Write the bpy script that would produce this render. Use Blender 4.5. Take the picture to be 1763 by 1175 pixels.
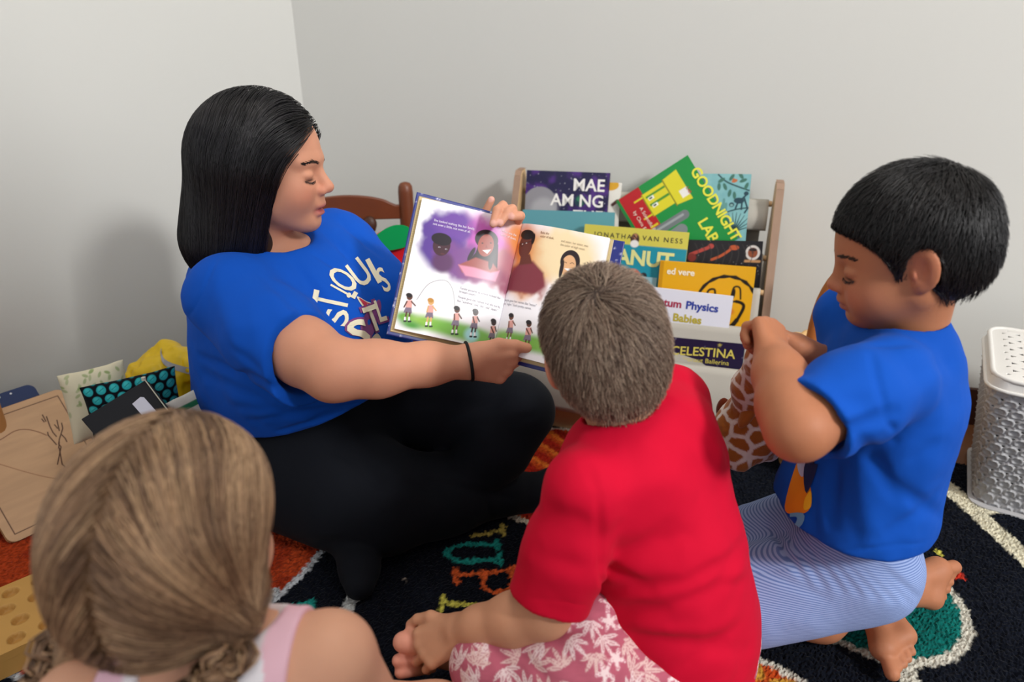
import bpy, bmesh, math, random
import numpy as np
from mathutils import Vector, Matrix
from mathutils.bvhtree import BVHTree

for _o in list(bpy.data.objects): bpy.data.objects.remove(_o)
SC = bpy.context.scene
COL = SC.collection
RNG = np.random.default_rng(7)
# ---------------------------------------------------------------- camera
CAM_H, PITCH = 0.90, math.radians(23.5)
FPX = 1763 * 24.0 / 36.0
_c, _s = math.cos(PITCH), math.sin(PITCH)
cam_d = bpy.data.cameras.new('camera'); cam = bpy.data.objects.new('camera', cam_d); COL.objects.link(cam)
cam.location = (0, 0, CAM_H); cam.rotation_euler = (math.pi/2 - PITCH, 0, 0)
cam_d.sensor_width = 36; cam_d.lens = 24; cam_d.clip_start = .02
cam_d.dof.use_dof = True; cam_d.dof.focus_distance = 1.16; cam_d.dof.aperture_fstop = 2.8
SC.camera = cam
# ---------------------------------------------------------------- light
SC.view_settings.view_transform = 'Standard'; SC.view_settings.look = 'None'
SC.view_settings.gamma = 1; SC.view_settings.use_curve_mapping = False
SC.view_settings.exposure = 0.46
W = bpy.data.worlds.new('world'); SC.world = W; W.use_nodes = True
W.node_tree.nodes['Background'].inputs[0].default_value = (0.93, 0.96, 1.0, 1)
W.node_tree.nodes['Background'].inputs[1].default_value = 0.60
def area(name, loc, target, size, sizey, power, color):
    d = bpy.data.lights.new(name, 'AREA'); d.shape = 'RECTANGLE'; d.size = size; d.size_y = sizey; d.energy = power; d.color = color
    o = bpy.data.objects.new(name, d); COL.objects.link(o); o.location = loc
    o.rotation_euler = (Vector(target)-Vector(loc)).to_track_quat('-Z', 'Y').to_euler(); return o
area('window_light', (3.2, -2.1, 3.2), (-0.4, 1.3, 0.5), 0.6, 0.65, 140, (1.0, 0.995, 0.99))
area('overhead_light', (0.3, 0.7, 2.9), (0.3, 0.9, 0), 0.9, 0.9, 13, (1.0, 0.95, 0.88))  # weak warm area light above the group, pointing down

# ---------------------------------------------------------------- helpers
def v3(*a): return np.array(a, float)
def nz(v): v = np.asarray(v, float); return v/np.linalg.norm(v)
def P(px, py, D):
    """point seen at a photo position, D metres along the view axis"""
    u = (px-881.5)/FPX; v = (587.5-py)/FPX
    return v3(u*D, D*(_c+v*_s), CAM_H + D*(-_s+v*_c))
def F(px, py, z=0.0):
    """floor point (height z) seen at a photo position"""
    v = (587.5-py)/FPX; dz = -_s+v*_c
    return P(px, py, (z-CAM_H)/dz)
def lin(h):
    h = h.lstrip('#'); a = np.array([int(h[i:i+2], 16) for i in (0, 2, 4)])/255.0
    return np.where(a <= .04045, a/12.92, ((a+.055)/1.055)**2.4)
def L4(h): c = lin(h); return (c[0], c[1], c[2], 1)

def mat(name, color='#ffffff', rough=.6, spec=.3, attr=False, noise=None, bump=None, bump2=None, sheen=0, sss=0, metallic=0, nodes=None, aniso=0):
    """principled material; attr = colour from vertex colours, noise=(scale,amount), bump=(scale,strength,distance)"""
    m = bpy.data.materials.new(name); m.use_nodes = True; nt = m.node_tree; N = nt.nodes; K = nt.links
    b = N['Principled BSDF']; b.inputs['Roughness'].default_value = rough; b.inputs['Specular IOR Level'].default_value = spec
    b.inputs['Metallic'].default_value = metallic
    if sheen: b.inputs['Sheen Weight'].default_value = sheen; b.inputs['Sheen Roughness'].default_value = .4
    if sss:
        b.inputs['Subsurface Weight'].default_value = sss; b.inputs['Subsurface Radius'].default_value = (.9, .35, .2); b.inputs['Subsurface Scale'].default_value = .008
    if aniso: b.inputs['Anisotropic'].default_value = aniso
    tc = N.new('ShaderNodeTexCoord')
    if attr:
        a = N.new('ShaderNodeVertexColor'); a.layer_name = 'Col'; src = a.outputs['Color']
    else:
        r = N.new('ShaderNodeRGB'); r.outputs[0].default_value = L4(color); src = r.outputs[0]
    if noise:
        t = N.new('ShaderNodeTexNoise'); t.inputs['Scale'].default_value = noise[0]; t.inputs['Detail'].default_value = 4
        K.new(tc.outputs['Object'], t.inputs['Vector'])
        mr = N.new('ShaderNodeMapRange'); mr.inputs[3].default_value = 1-noise[1]; mr.inputs[4].default_value = 1+noise[1]
        K.new(t.outputs['Fac'], mr.inputs[0])
        mx = N.new('ShaderNodeMix'); mx.data_type = 'RGBA'; mx.blend_type = 'MULTIPLY'; mx.inputs[0].default_value = 1
        K.new(src, mx.inputs[6]); K.new(mr.outputs[0], mx.inputs[7]); src = mx.outputs[2]
    K.new(src, b.inputs['Base Color'])
    prev = None
    for bp in (bump, bump2):
        if bp:
            t = N.new('ShaderNodeTexNoise'); t.inputs['Scale'].default_value = bp[0]; t.inputs['Detail'].default_value = 3
            K.new(tc.outputs['Object'], t.inputs['Vector'])
            bn = N.new('ShaderNodeBump'); bn.inputs['Strength'].default_value = bp[1]; bn.inputs['Distance'].default_value = bp[2]
            K.new(t.outputs['Fac'], bn.inputs['Height'])
            if prev: K.new(prev, bn.inputs['Normal'])
            prev = bn.outputs['Normal']
    if prev: K.new(prev, b.inputs['Normal'])
    if nodes: nodes(nt, b, tc, src)
    return m

def mk(name, V, faces, m, parent=None, cols=None, smooth=True):
    """one mesh object from vertex array and a list of face arrays (n,3)/(n,4)"""
    me = bpy.data.meshes.new(name)
    V = np.ascontiguousarray(V, np.float32)
    if not isinstance(faces, (list, tuple)): faces = [faces]
    faces = [np.asarray(f, np.int32) for f in faces if len(f)]
    me.vertices.add(len(V)); me.vertices.foreach_set('co', V.ravel())
    lt = np.concatenate([np.full(len(f), f.shape[1], np.int32) for f in faces]); li = np.concatenate([f.ravel() for f in faces])
    me.loops.add(len(li)); me.loops.foreach_set('vertex_index', li)
    me.polygons.add(len(lt)); me.polygons.foreach_set('loop_start', np.concatenate([[0], np.cumsum(lt)[:-1]]).astype(np.int32))
    try: me.polygons.foreach_set('loop_total', lt)
    except Exception: pass
    me.polygons.foreach_set('use_smooth', np.full(len(lt), smooth, bool))
    if cols is not None:
        at = me.color_attributes.new('Col', 'FLOAT_COLOR', 'POINT')
        c = np.ones((len(V), 4), np.float32); c[:, :3] = cols; at.data.foreach_set('color', c.ravel())
    me.update(calc_edges=True); me.validate()
    if m is not None: me.materials.append(m)
    o = bpy.data.objects.new(name, me); COL.objects.link(o)
    if parent is not None: setpar(o, parent)
    return o
def setpar(o, p):
    o.parent = p; o.matrix_parent_inverse = world_of(p).inverted()
def world_of(o):
    m = Matrix.LocRotScale(o.location, o.rotation_euler, o.scale)
    return world_of(o.parent) @ o.matrix_parent_inverse @ m if o.parent else m
def tag(o, label=None, cat=None, group=None, kind=None):
    if label: o['label'] = label
    if cat: o['category'] = cat
    if group: o['group'] = group
    if kind: o['kind'] = kind
    return o
def thing(name, loc, label, cat, group=None):
    o = bpy.data.objects.new(name, None); COL.objects.link(o); o.location = Vector([float(x) for x in loc]); o.empty_display_size = .05
    return tag(o, label, cat, group)

class MB:
    """collects simple shapes in world space into one mesh"""
    def __init__(s): s.V = []; s.F = []; s.n = 0
    def add(s, V, F):
        V = np.asarray(V, float); s.V.append(V)
        for f in F: s.F.append([i+s.n for i in f])
        s.n += len(V); return s
    def box(s, c, size, R=None, bev=0.0):
        bm = bmesh.new(); bmesh.ops.create_cube(bm, size=1); bmesh.ops.scale(bm, vec=size, verts=bm.verts)
        if bev: bmesh.ops.bevel(bm, geom=bm.edges[:], offset=bev, segments=2, affect='EDGES', profile=.6)
        bm.verts.index_update()
        V = np.array([v.co[:] for v in bm.verts]); Fs = [[v.index for v in f.verts] for f in bm.faces]; bm.free()
        if R is not None: V = V @ np.asarray(R).T
        return s.add(V + np.asarray(c), Fs)
    def tube(s, pts, rad, seg=10, closed=False, cap=True):
        pts = [np.asarray(p, float) for p in pts]; n = len(pts)
        if not hasattr(rad, '__len__'): rad = [rad]*n
        prev = None; rings = []
        for i in range(n):
            a = pts[(i-1) % n] if (closed or i > 0) else pts[0]; b = pts[(i+1) % n] if (closed or i < n-1) else pts[-1]
            t = nz(b-a)
            if prev is None: prev = nz(np.cross(t, [0, 0, 1] if abs(t[2]) < .9 else [1, 0, 0]))
            x = nz(prev - t*np.dot(prev, t)); y = np.cross(t, x); prev = x
            rings.append([pts[i]+rad[i]*(math.cos(2*math.pi*k/seg)*x+math.sin(2*math.pi*k/seg)*y) for k in range(seg)])
        V = [p for r in rings for p in r]; Fs = []
        for i in range(n if closed else n-1):
            j = (i+1) % n
            for k in range(seg): Fs.append([i*seg+k, i*seg+(k+1) % seg, j*seg+(k+1) % seg, j*seg+k])
        if not closed and cap: Fs += [list(range(seg))[::-1], [(n-1)*seg+k for k in range(seg)]]
        return s.add(V, Fs)
    def prism(s, poly, O, X, Y, th):
        """polygon (2D points) extruded by th along the normal, in frame O,X,Y"""
        Z = np.cross(X, Y); n = len(poly); V = [O+X*a+Y*b for a, b in poly]+[O+X*a+Y*b+Z*th for a, b in poly]
        Fs = [list(range(n))[::-1], list(range(n, 2*n))]+[[i, (i+1) % n, n+(i+1) % n, n+i] for i in range(n)]
        return s.add(V, Fs)
    def build(s, name, m, parent=None, smooth=False, bevel=0, angle=40):
        me = bpy.data.meshes.new(name); me.from_pydata(np.concatenate(s.V).tolist(), [], s.F); me.update()
        bm = bmesh.new(); bm.from_mesh(me); bmesh.ops.recalc_face_normals(bm, faces=bm.faces); bm.to_mesh(me); bm.free()
        me.materials.append(m); o = bpy.data.objects.new(name, me); COL.objects.link(o)
        if smooth:
            for p in me.polygons: p.use_smooth = True
            md = o.modifiers.new('es', 'EDGE_SPLIT'); md.split_angle = math.radians(angle)
        if bevel:
            b = o.modifiers.new('bev', 'BEVEL'); b.width = bevel; b.segments = 2; b.limit_method = 'ANGLE'
        if parent is not None: setpar(o, parent)
        return o

# ---------------------------------------------------------------- implicit surfaces
def dot(a, b): return (a*b).sum(-1)
class RC:
    """rounded cone a->b; flat=(axis, scale) squashes it along an axis"""
    def __init__(s, a, b, ra, rb, flat=None):
        s.a = np.asarray(a, np.float32); s.b = np.asarray(b, np.float32); s.ra = ra; s.rb = rb; s.flat = flat
        r = max(ra, rb); s.lo = np.minimum(s.a, s.b)-r; s.hi = np.maximum(s.a, s.b)+r
    def __call__(s, p):
        ba = s.b-s.a; pa = p-s.a
        if s.flat is not None:
            n = np.asarray(nz(s.flat[0]), np.float32); k = 1/s.flat[1]-1
            pa = pa+np.outer(dot(pa, n)*k, n).astype(np.float32); ba = ba+np.float32(np.dot(ba, n)*k)*n
        t = np.clip(dot(pa, ba)/max(float(np.dot(ba, ba)), 1e-12), 0, 1)
        d = np.sqrt(dot(pa-t[:, None]*ba, pa-t[:, None]*ba))-(s.ra+(s.rb-s.ra)*t)
        return d*(min(1, s.flat[1]) if s.flat is not None else 1)
class EL:
    """ellipsoid, R columns are its axes"""
    def __init__(s, c, r, R=None):
        s.c = np.asarray(c, np.float32); s.r = np.asarray(r, np.float32); s.R = None if R is None else np.asarray(R, np.float32)
        m = float(max(r)); s.lo = s.c-m; s.hi = s.c+m
    def __call__(s, p):
        q = p-s.c
        if s.R is not None: q = q@s.R
        k0 = np.sqrt(dot(q/s.r, q/s.r)); k1 = np.sqrt(dot(q/s.r**2, q/s.r**2))
        return k0*(k0-1)/np.maximum(k1, 1e-6)
class HS:
    """half space; inside is behind the normal"""
    def __init__(s, o, n): s.o = np.asarray(o, np.float32); s.n = np.asarray(nz(n), np.float32); s.lo = None
    def __call__(s, p): return dot(p-s.o, s.n)
class FN:
    def __init__(s, f): s.f = f; s.lo = None
    def __call__(s, p): return s.f(p)
class Sdf:
    def __init__(s): s.ops = []
    def add(s, pr, k=.012): s.ops.append(('u', pr, k)); return s
    def sub(s, pr, k=.006): s.ops.append(('s', pr, k)); return s
    def cut(s, pr, k=.002): s.ops.append(('i', pr, k)); return s
    def disp(s, f): s.ops.append(('d', f, 0)); return s
    def chain(s, pts, rs, k=.012, flat=None):
        for i in range(len(pts)-1): s.add(RC(pts[i], pts[i+1], rs[i], rs[i+1], flat), k)
        return s
    def merge(s, o): s.ops += o.ops; return s
    def bounds(s):
        b = [(p.lo, p.hi) for t, p, k in s.ops if t == 'u' and p.lo is not None]
        return np.min([x[0] for x in b], 0), np.max([x[1] for x in b], 0)
    def xf(s, R, t, sc):
        """the same body moved: local -> world with rotation R (columns), scale sc"""
        o = Sdf(); R = np.asarray(R, np.float32); t = np.asarray(t, np.float32)
        lo, hi = s.bounds(); cs = np.array([[(lo, hi)[i][0], (lo, hi)[j][1], (lo, hi)[k][2]] for i in (0, 1) for j in (0, 1) for k in (0, 1)])@R.T*sc+t
        f = FN(lambda p: s(((p-t)@R)/sc)*sc); f.lo = cs.min(0); f.hi = cs.max(0)
        o.add(f, .01); return o
    def __call__(s, p):
        p = np.asarray(p, np.float32); d = None
        for t, pr, k in s.ops:
            if t == 'd': d = d+pr(p); continue
            e = pr(p)
            if d is None: d = e; continue
            if t == 'u':
                h = np.maximum(k-np.abs(d-e), 0)/k; d = np.minimum(d, e)-h*h*k*.25
            else:
                if t == 's': e = -e
                h = np.maximum(k-np.abs(d-e), 0)/k; d = np.maximum(d, e)+h*h*k*.25
        return d
    def grad(s, p, e=.0015):
        p = np.asarray(p, np.float32); g = np.stack([s(p+np.eye(3, dtype=np.float32)[i]*e)-s(p-np.eye(3, dtype=np.float32)[i]*e) for i in range(3)], -1)
        return g/np.maximum(np.linalg.norm(g, axis=1, keepdims=True), 1e-9)
    def project(s, p, lev=0.0, it=3):
        p = np.asarray(p, np.float32)
        for _ in range(it): p = p-s.grad(p)*((s(p)-lev)[:, None])*.9
        return p

def polygonize(f, h, bounds=None, pad=.012):
    """surface nets over the cells near the surface -> verts, quads"""
    lo, hi = bounds or f.bounds(); lo = np.asarray(lo, float)-pad; hi = np.asarray(hi, float)+pad
    B = 6; nb = np.ceil((hi-lo)/(h*B)).astype(int); n = nb*B+1
    bi = np.stack(np.meshgrid(*[np.arange(k) for k in nb], indexing='ij'), -1).reshape(-1, 3)
    ctr = lo+(bi+.5)*h*B; dc = np.concatenate([f(ctr[i:i+200000]) for i in range(0, len(ctr), 200000)])
    act = bi[np.abs(dc) < h*B*1.25+.004]
    D = np.full(n, 1.0, np.float32)
    # sign of the far blocks
    off = np.stack(np.meshgrid(*[np.arange(B+1)]*3, indexing='ij'), -1).reshape(-1, 3)
    for i in range(0, len(act), 1500):
        idx = (act[i:i+1500, None, :]*B+off[None]).reshape(-1, 3)
        D[idx[:, 0], idx[:, 1], idx[:, 2]] = f(lo+idx*h)
    coff = off[(off < B).all(1)]
    cells = (act[:, None, :]*B+coff[None]).reshape(-1, 3)
    S1, S0 = n[2], n[1]*n[2]; Df = D.ravel()
    cl = cells[:, 0]*S0+cells[:, 1]*S1+cells[:, 2]
    co = np.array([[i, j, k] for i in (0, 1) for j in (0, 1) for k in (0, 1)]); cofs = co[:, 0]*S0+co[:, 1]*S1+co[:, 2]
    vals = Df[cl[:, None]+cofs[None]]; ins = vals < 0; mix = ins.any(1) & ~ins.all(1)
    cells, cl, vals = cells[mix], cl[mix], vals[mix]
    acc = np.zeros((len(cl), 3)); cnt = np.zeros(len(cl))
    for a in range(8):
        for b in range(a+1, 8):
            if np.abs(co[a]-co[b]).sum() != 1: continue
            x = (vals[:, a] < 0) != (vals[:, b] < 0); den = vals[:, a]-vals[:, b]; t = np.where(x, vals[:, a]/np.where(den == 0, 1, den), 0)
            acc += np.where(x[:, None], co[a]+t[:, None]*(co[b]-co[a]), 0); cnt += x
    V = lo+(cells+acc/cnt[:, None])*h
    order = np.argsort(cl); scl = cl[order]
    def look(q):
        i = np.clip(np.searchsorted(scl, q), 0, len(scl)-1); return np.where(scl[i] == q, order[i], -1)
    Q = []
    st = [S0, S1, 1]
    for ax in range(3):
        u, w = st[(ax+1) % 3], st[(ax+2) % 3]
        a = Df[cl]; b = Df[cl+st[ax]]; x = (a < 0) != (b < 0); c0 = cl[x]; fl = a[x] < 0
        q = np.stack([look(c0), look(c0-u), look(c0-u-w), look(c0-w)], 1); ok = (q >= 0).all(1); q = q[ok]; fl = fl[ok]
        q[~fl] = q[~fl][:, ::-1]; Q.append(q)
    return V, np.concatenate(Q)
def relax(V, Q, it=1, lam=.5):
    for _ in range(it):
        A = np.zeros_like(V); c = np.zeros(len(V))
        for i in range(4):
            for j in ((i+1) % 4, (i-1) % 4): np.add.at(A, Q[:, i], V[Q[:, j]]); np.add.at(c, Q[:, i], 1)
        V = V+lam*(A/np.maximum(c, 1)[:, None]-V)
    return V
def skin_mesh(name, f, h, m, parent, colf=None, base='#808080', bounds=None, sm=1):
    V, Q = polygonize(f, h, bounds)
    if sm: V = relax(V, Q, sm)
    C = np.tile(lin(base), (len(V), 1))
    if colf is not None: C = colf(V, C)
    return mk(name, V, [Q], m, parent, C)
def sstep(a, b, x):
    t = np.clip((x-a)/(b-a), 0, 1); return t*t*(3-2*t)
def mixc(C, c, w): return C*(1-w[:, None])+np.asarray(c)*w[:, None]
# smooth 3-D value noise
_perm = np.random.default_rng(3).random((32, 32, 32)).astype(np.float32)
def vnoise(p):
    i = np.floor(p).astype(int); f = p-i; f = f*f*(3-2*f); r = 0
    for a in (0, 1):
        for b in (0, 1):
            for c in (0, 1):
                r = r+_perm[(i[:, 0]+a) & 31, (i[:, 1]+b) & 31, (i[:, 2]+c) & 31]*(f[:, 0] if a else 1-f[:, 0])*(f[:, 1] if b else 1-f[:, 1])*(f[:, 2] if c else 1-f[:, 2])
    return r
def fbm(p, o=3): return sum(vnoise(p*2**k+k*7.3)*.5**k for k in range(o))/sum(.5**k for k in range(o))

def strands(f, roots, flow, steps, step, r0, rng, lev=(-.002, .003), lift=0.0, jit=.15, colf=None, lens=None):
    """strands that follow the flow field over the surface of f -> verts, tris/quads, colours"""
    n = len(roots); lv = rng.uniform(lev[0], lev[1], n).astype(np.float32); p = f.project(roots, lv, 3)
    w = rng.normal(0, jit, (n, 3)).astype(np.float32)
    path = [p]; nrm = [f.grad(p)]
    L = np.ones(n) if lens is None else lens
    for k in range(steps):
        g = f.grad(p); v = flow(p).astype(np.float32)+w; v = v-g*(v*g).sum(1, keepdims=True); v /= np.maximum(np.linalg.norm(v, axis=1, keepdims=True), 1e-6)
        p = p+v*(step*L)[:, None].astype(np.float32)
        p = f.project(p, lv+lift*((k+1)/steps)**1.5, 1); path.append(p); nrm.append(g)
    A = np.stack(path, 1); G = np.stack(nrm, 1); m = steps+1
    T = np.gradient(A, axis=1); T /= np.maximum(np.linalg.norm(T, axis=2, keepdims=True), 1e-9); S = np.cross(T, G)
    S /= np.maximum(np.linalg.norm(S, axis=2, keepdims=True), 1e-9)
    r = r0*rng.uniform(.6, 1.3, n)[:, None, None]*np.linspace(1, .25, m)[None, :, None]**.7
    V = np.stack([A+S*r, A-S*r, A+G*r*.8], 2).reshape(-1, 3)
    base = (np.arange(n)[:, None]*m+np.arange(m-1)[None])[..., None]*3
    Q = []
    for a, b in ((0, 2), (2, 1), (1, 0)): Q.append(np.concatenate([base+a, base+b, base+3+b, base+3+a], 2).reshape(-1, 4))
    C = np.repeat(colf(A, rng), 3, axis=1).reshape(-1, 3) if colf else None
    return V, np.concatenate(Q), C
def join_parts(parts):
    V = []; Q = []; C = []; n = 0
    for v, q, c in parts: V.append(v); Q.append(q+n); C.append(c); n += len(v)
    return np.concatenate(V), np.concatenate(Q), np.concatenate(C)

# ---------------------------------------------------------------- flat artwork
class Canvas:
    """colours laid out on a grid of vertices, w x h metres, n vertices along the width; (0,0) bottom left"""
    def __init__(s, w, h, n, base):
        s.w, s.h = w, h; s.nx = n; s.ny = max(2, int(round(n*h/w)))
        s.X, s.Y = np.meshgrid(np.linspace(0, w, s.nx), np.linspace(0, h, s.ny)); s.C = np.tile(lin(base), (s.ny, s.nx, 1)); s.px = w/n
    def put(s, d, c, soft=None, a=1.0):
        """d = signed distance (negative inside)"""
        soft = soft or s.px*.7; w = (1-sstep(-soft, soft, d))*a; s.C = s.C*(1-w[..., None])+lin(c)*w[..., None] if isinstance(c, str) else s.C*(1-w[..., None])+c*w[..., None]
        return s
    def ell(s, x, y, rx, ry, c, rot=0, soft=None, a=1.0):
        ca, sa = math.cos(rot), math.sin(rot); dx, dy = s.X-x, s.Y-y; u, v = dx*ca+dy*sa, -dx*sa+dy*ca
        k = np.sqrt((u/rx)**2+(v/ry)**2); return s.put((k-1)*min(rx, ry), c, soft, a)
    def poly(s, pts, c, soft=None, a=1.0): return s.put(polyd(s.X, s.Y, pts), c, soft, a)
    def line(s, pts, r, c, soft=None, a=1.0, closed=False): return s.put(lined(s.X, s.Y, pts, r, closed), c, soft, a)
    def rect(s, x0, y0, x1, y1, c, soft=None, a=1.0): return s.put(np.maximum(np.maximum(x0-s.X, s.X-x1), np.maximum(y0-s.Y, s.Y-y1)), c, soft, a)
    def dots(s, n, r0, r1, c, seed=1, box=None):
        g = np.random.default_rng(seed); b = box or (0, 0, s.w, s.h)
        for _ in range(n):
            x, y, r = g.uniform(b[0], b[2]), g.uniform(b[1], b[3]), g.uniform(r0, r1); s.ell(x, y, r, r, c, a=g.uniform(.5, 1))
        return s
    def mesh(s, f, flip=False):
        """f(x,y)->3 arrays; verts, quads, colours"""
        V = np.stack(f(s.X, s.Y), -1).reshape(-1, 3); i = (np.arange(s.ny-1)[:, None]*s.nx+np.arange(s.nx-1)[None]).ravel()
        Q = np.stack([i, i+1, i+1+s.nx, i+s.nx], 1); return V, (Q[:, ::-1] if flip else Q), s.C.reshape(-1, 3)
def lined(X, Y, pts, r, closed=False):
    d = np.full(X.shape, 1e9); pts = list(pts)+([pts[0]] if closed else [])
    rr = r if hasattr(r, '__len__') else [r]*len(pts)
    for i in range(len(pts)-1):
        ax, ay = pts[i]; bx, by = pts[i+1]; dx, dy = bx-ax, by-ay; t = np.clip(((X-ax)*dx+(Y-ay)*dy)/max(dx*dx+dy*dy, 1e-12), 0, 1)
        d = np.minimum(d, np.hypot(X-ax-t*dx, Y-ay-t*dy)-(rr[i]+(rr[i+1]-rr[i])*t))
    return d
def polyd(X, Y, pts):
    ins = np.zeros(X.shape, bool); n = len(pts)
    for i in range(n):
        ax, ay = pts[i]; bx, by = pts[(i+1) % n]
        if ay == by: continue
        ins ^= ((ay > Y) != (by > Y)) & (X < (bx-ax)*(Y-ay)/(by-ay)+ax)
    d = lined(X, Y, pts, 0, True); return np.where(ins, -d, d)
def smooth_path(pts, n=8, closed=False):
    pts = [np.asarray(p, float) for p in pts]; out = []; m = len(pts)
    for i in range(m if closed else m-1):
        g = (lambda k: pts[k % m]) if closed else (lambda k: pts[min(max(k, 0), m-1)])
        p0, p1, p2, p3 = g(i-1), g(i), g(i+1), g(i+2)
        for k in range(n):
            t = k/n; out.append(.5*((2*p1)+(-p0+p2)*t+(2*p0-5*p1+4*p2-p3)*t*t+(-p0+3*p1-3*p2+p3)*t**3))
    if not closed: out.append(pts[-1])
    return out

def text_mesh(s, size, bold=0.0, shear=0.0, spacing=1.0, align='LEFT', sub=0):
    """lettering as 2D verts + triangles, baseline at y=0"""
    c = bpy.data.curves.new('lettering', 'FONT'); c.body = s; c.size = size; c.offset = bold; c.shear = shear; c.space_character = spacing; c.align_x = align; c.resolution_u = 3
    o = bpy.data.objects.new('lettering', c); COL.objects.link(o)
    dg = bpy.context.evaluated_depsgraph_get(); me = bpy.data.meshes.new_from_object(o.evaluated_get(dg))
    bm = bmesh.new(); bm.from_mesh(me); bmesh.ops.triangulate(bm, faces=bm.faces)
    for _ in range(sub):
        es = [e for e in bm.edges if e.calc_length() > size*.12]
        if es: bmesh.ops.subdivide_edges(bm, edges=es, cuts=1); bmesh.ops.triangulate(bm, faces=bm.faces)
    bm.verts.index_update(); V = np.array([v.co[:2] for v in bm.verts]).reshape(-1, 2); T = np.array([[v.index for v in f.verts] for f in bm.faces], np.int32).reshape(-1, 3)
    bm.free(); bpy.data.objects.remove(o); bpy.data.curves.remove(c); bpy.data.meshes.remove(me)
    return V, T
MATS = {}
def inkmat(h):
    if h not in MATS: MATS[h] = mat('ink_'+h.strip('#'), h, .5, .3)
    return MATS[h]
# ================================================================ people: shared anatomy
def frame(fwd, up=(0, 0, 1), roll=0.0):
    """columns forward, left, up"""
    f = nz(fwd); l = nz(np.cross(up, f)); u = np.cross(f, l)
    if roll: l, u = l*math.cos(roll)+u*math.sin(roll), u*math.cos(roll)-l*math.sin(roll)
    return np.stack([f, l, u], 1)

def head_sdf(child=False, ear_y=.074, open_mouth=False, neck_to=None):
    """x forward, y left, z up; metres, origin between the ears at eye height"""
    S = Sdf()
    if not child:
        S.add(EL((-.010, 0, .030), (.098, .076, .086)))
        S.add(EL((.030, 0, -.030), (.060, .062, .084)), .03)
        for y in (-1, 1):
            S.add(RC((.0, y*.055, -.055), (.060, y*.020, -.092), .022, .020), .03)
            S.add(EL((.052, y*.036, -.042), (.034, .030, .036)), .02)
            S.add(RC((.082, y*.010, .018), (.064, y*.046, .018), .011, .011), .012)
            S.sub(EL((.093, y*.033, -.008), (.012, .020, .011)), .014)
            S.add(EL((.069, y*.032, -.009), (.0155, .016, .0125)), .004)
            S.add(EL((.071, y*.032, -.006), (.0165, .0175, .010)), .003)
            S.sub(RC((.089, y*.022, -.0155), (.079, y*.046, -.0145), .0016, .0016), .002)
            S.add(EL((.094, y*.0125, -.037), (.012, .008, .0085)), .006)
        S.add(RC((.082, 0, .004), (.1045, 0, -.029), .0085, .0105), .010)
        S.add(EL((.104, 0, -.031), (.0115, .011, .0095)), .006)
        S.add(EL((.085, 0, -.060), (.014, .022, .016)), .012)
        S.add(EL((.0895, 0, -.0645), (.0115, .020, .0065)), .004)
        S.add(EL((.0885, 0, -.080), (.0105, .018, .0068)), .004)
        S.sub(EL((.101, 0, -.0725), (.014, .020, .0030 if open_mouth else .0012)), .003)
        S.add(EL((.070, 0, -.100), (.021, .024, .018)), .016)
        S.sub(EL((.097, 0, -.0895), (.006, .018, .004)), .006)
        neck = ((-.018, 0, -.05), (-.050, 0, -.20), .056, .058)
    else:
        S.add(EL((-.014, 0, .030), (.104, .083, .090)))
        S.add(EL((.028, 0, -.025), (.062, .064, .075)), .03)
        for y in (-1, 1):
            S.add(RC((.0, y*.052, -.045), (.056, y*.018, -.078), .024, .021), .03)
            S.add(EL((.048, y*.036, -.045), (.038, .033, .036)), .02)
            S.sub(EL((.095, y*.034, -.006), (.013, .020, .012)), .016)
            S.add(EL((.069, y*.033, -.008), (.016, .016, .013)), .004)
            S.add(EL((.0715, y*.033, -.004), (.0165, .0175, .0105)), .003)
            S.sub(RC((.089, y*.022, -.0150), (.079, y*.047, -.0140), .0016, .0016), .002)
            S.add(EL((.090, y*.0115, -.036), (.010, .007, .0075)), .006)
        S.add(RC((.080, 0, .002), (.098, 0, -.029), .0075, .0095), .012)
        S.add(EL((.099, 0, -.031), (.0105, .0105, .009)), .006)
        S.add(EL((.082, 0, -.056), (.014, .020, .014)), .012)
        S.add(EL((.0880, 0, -.0570), (.0105, .019, .006)), .004)
        S.add(EL((.0860, 0, -.0690), (.0100, .017, .0062)), .004)
        S.sub(EL((.098, 0, -.0630), (.013, .023, .0012)), .003)
        S.add(EL((.066, 0, -.087), (.020, .023, .017)), .016)
        S.sub(EL((.093, 0, -.0775), (.006, .016, .0035)), .006)
        neck = ((-.020, 0, -.05), (-.045, 0, -.17), .050, .052)
    for y in (-1, 1):
        e = ear_y if not child else ear_y+.008
        ek = 1.08 if child else 1.0; S.add(EL((-.008, y*(e+.004*(ek-1)*4), -.004), (.018*ek, .0075, .030*ek), frame((1, y*-.62 if child else y*-.35, .15))), .006)
        S.add(EL((-.002, y*(e-.002), -.026), (.010, .007, .012)), .006)
        S.sub(EL((-.001, y*(e+.007), -.001), (.009, .006, .017), frame((1, y*-.35, .15))), .004)
        S.add(EL((.006, y*(e-.001), -.010), (.004, .006, .007)), .004)
    if neck_to is not None: neck = (neck[0], neck_to, neck[2], neck[3])
    S.add(RC(*neck), .03)
    return S

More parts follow.
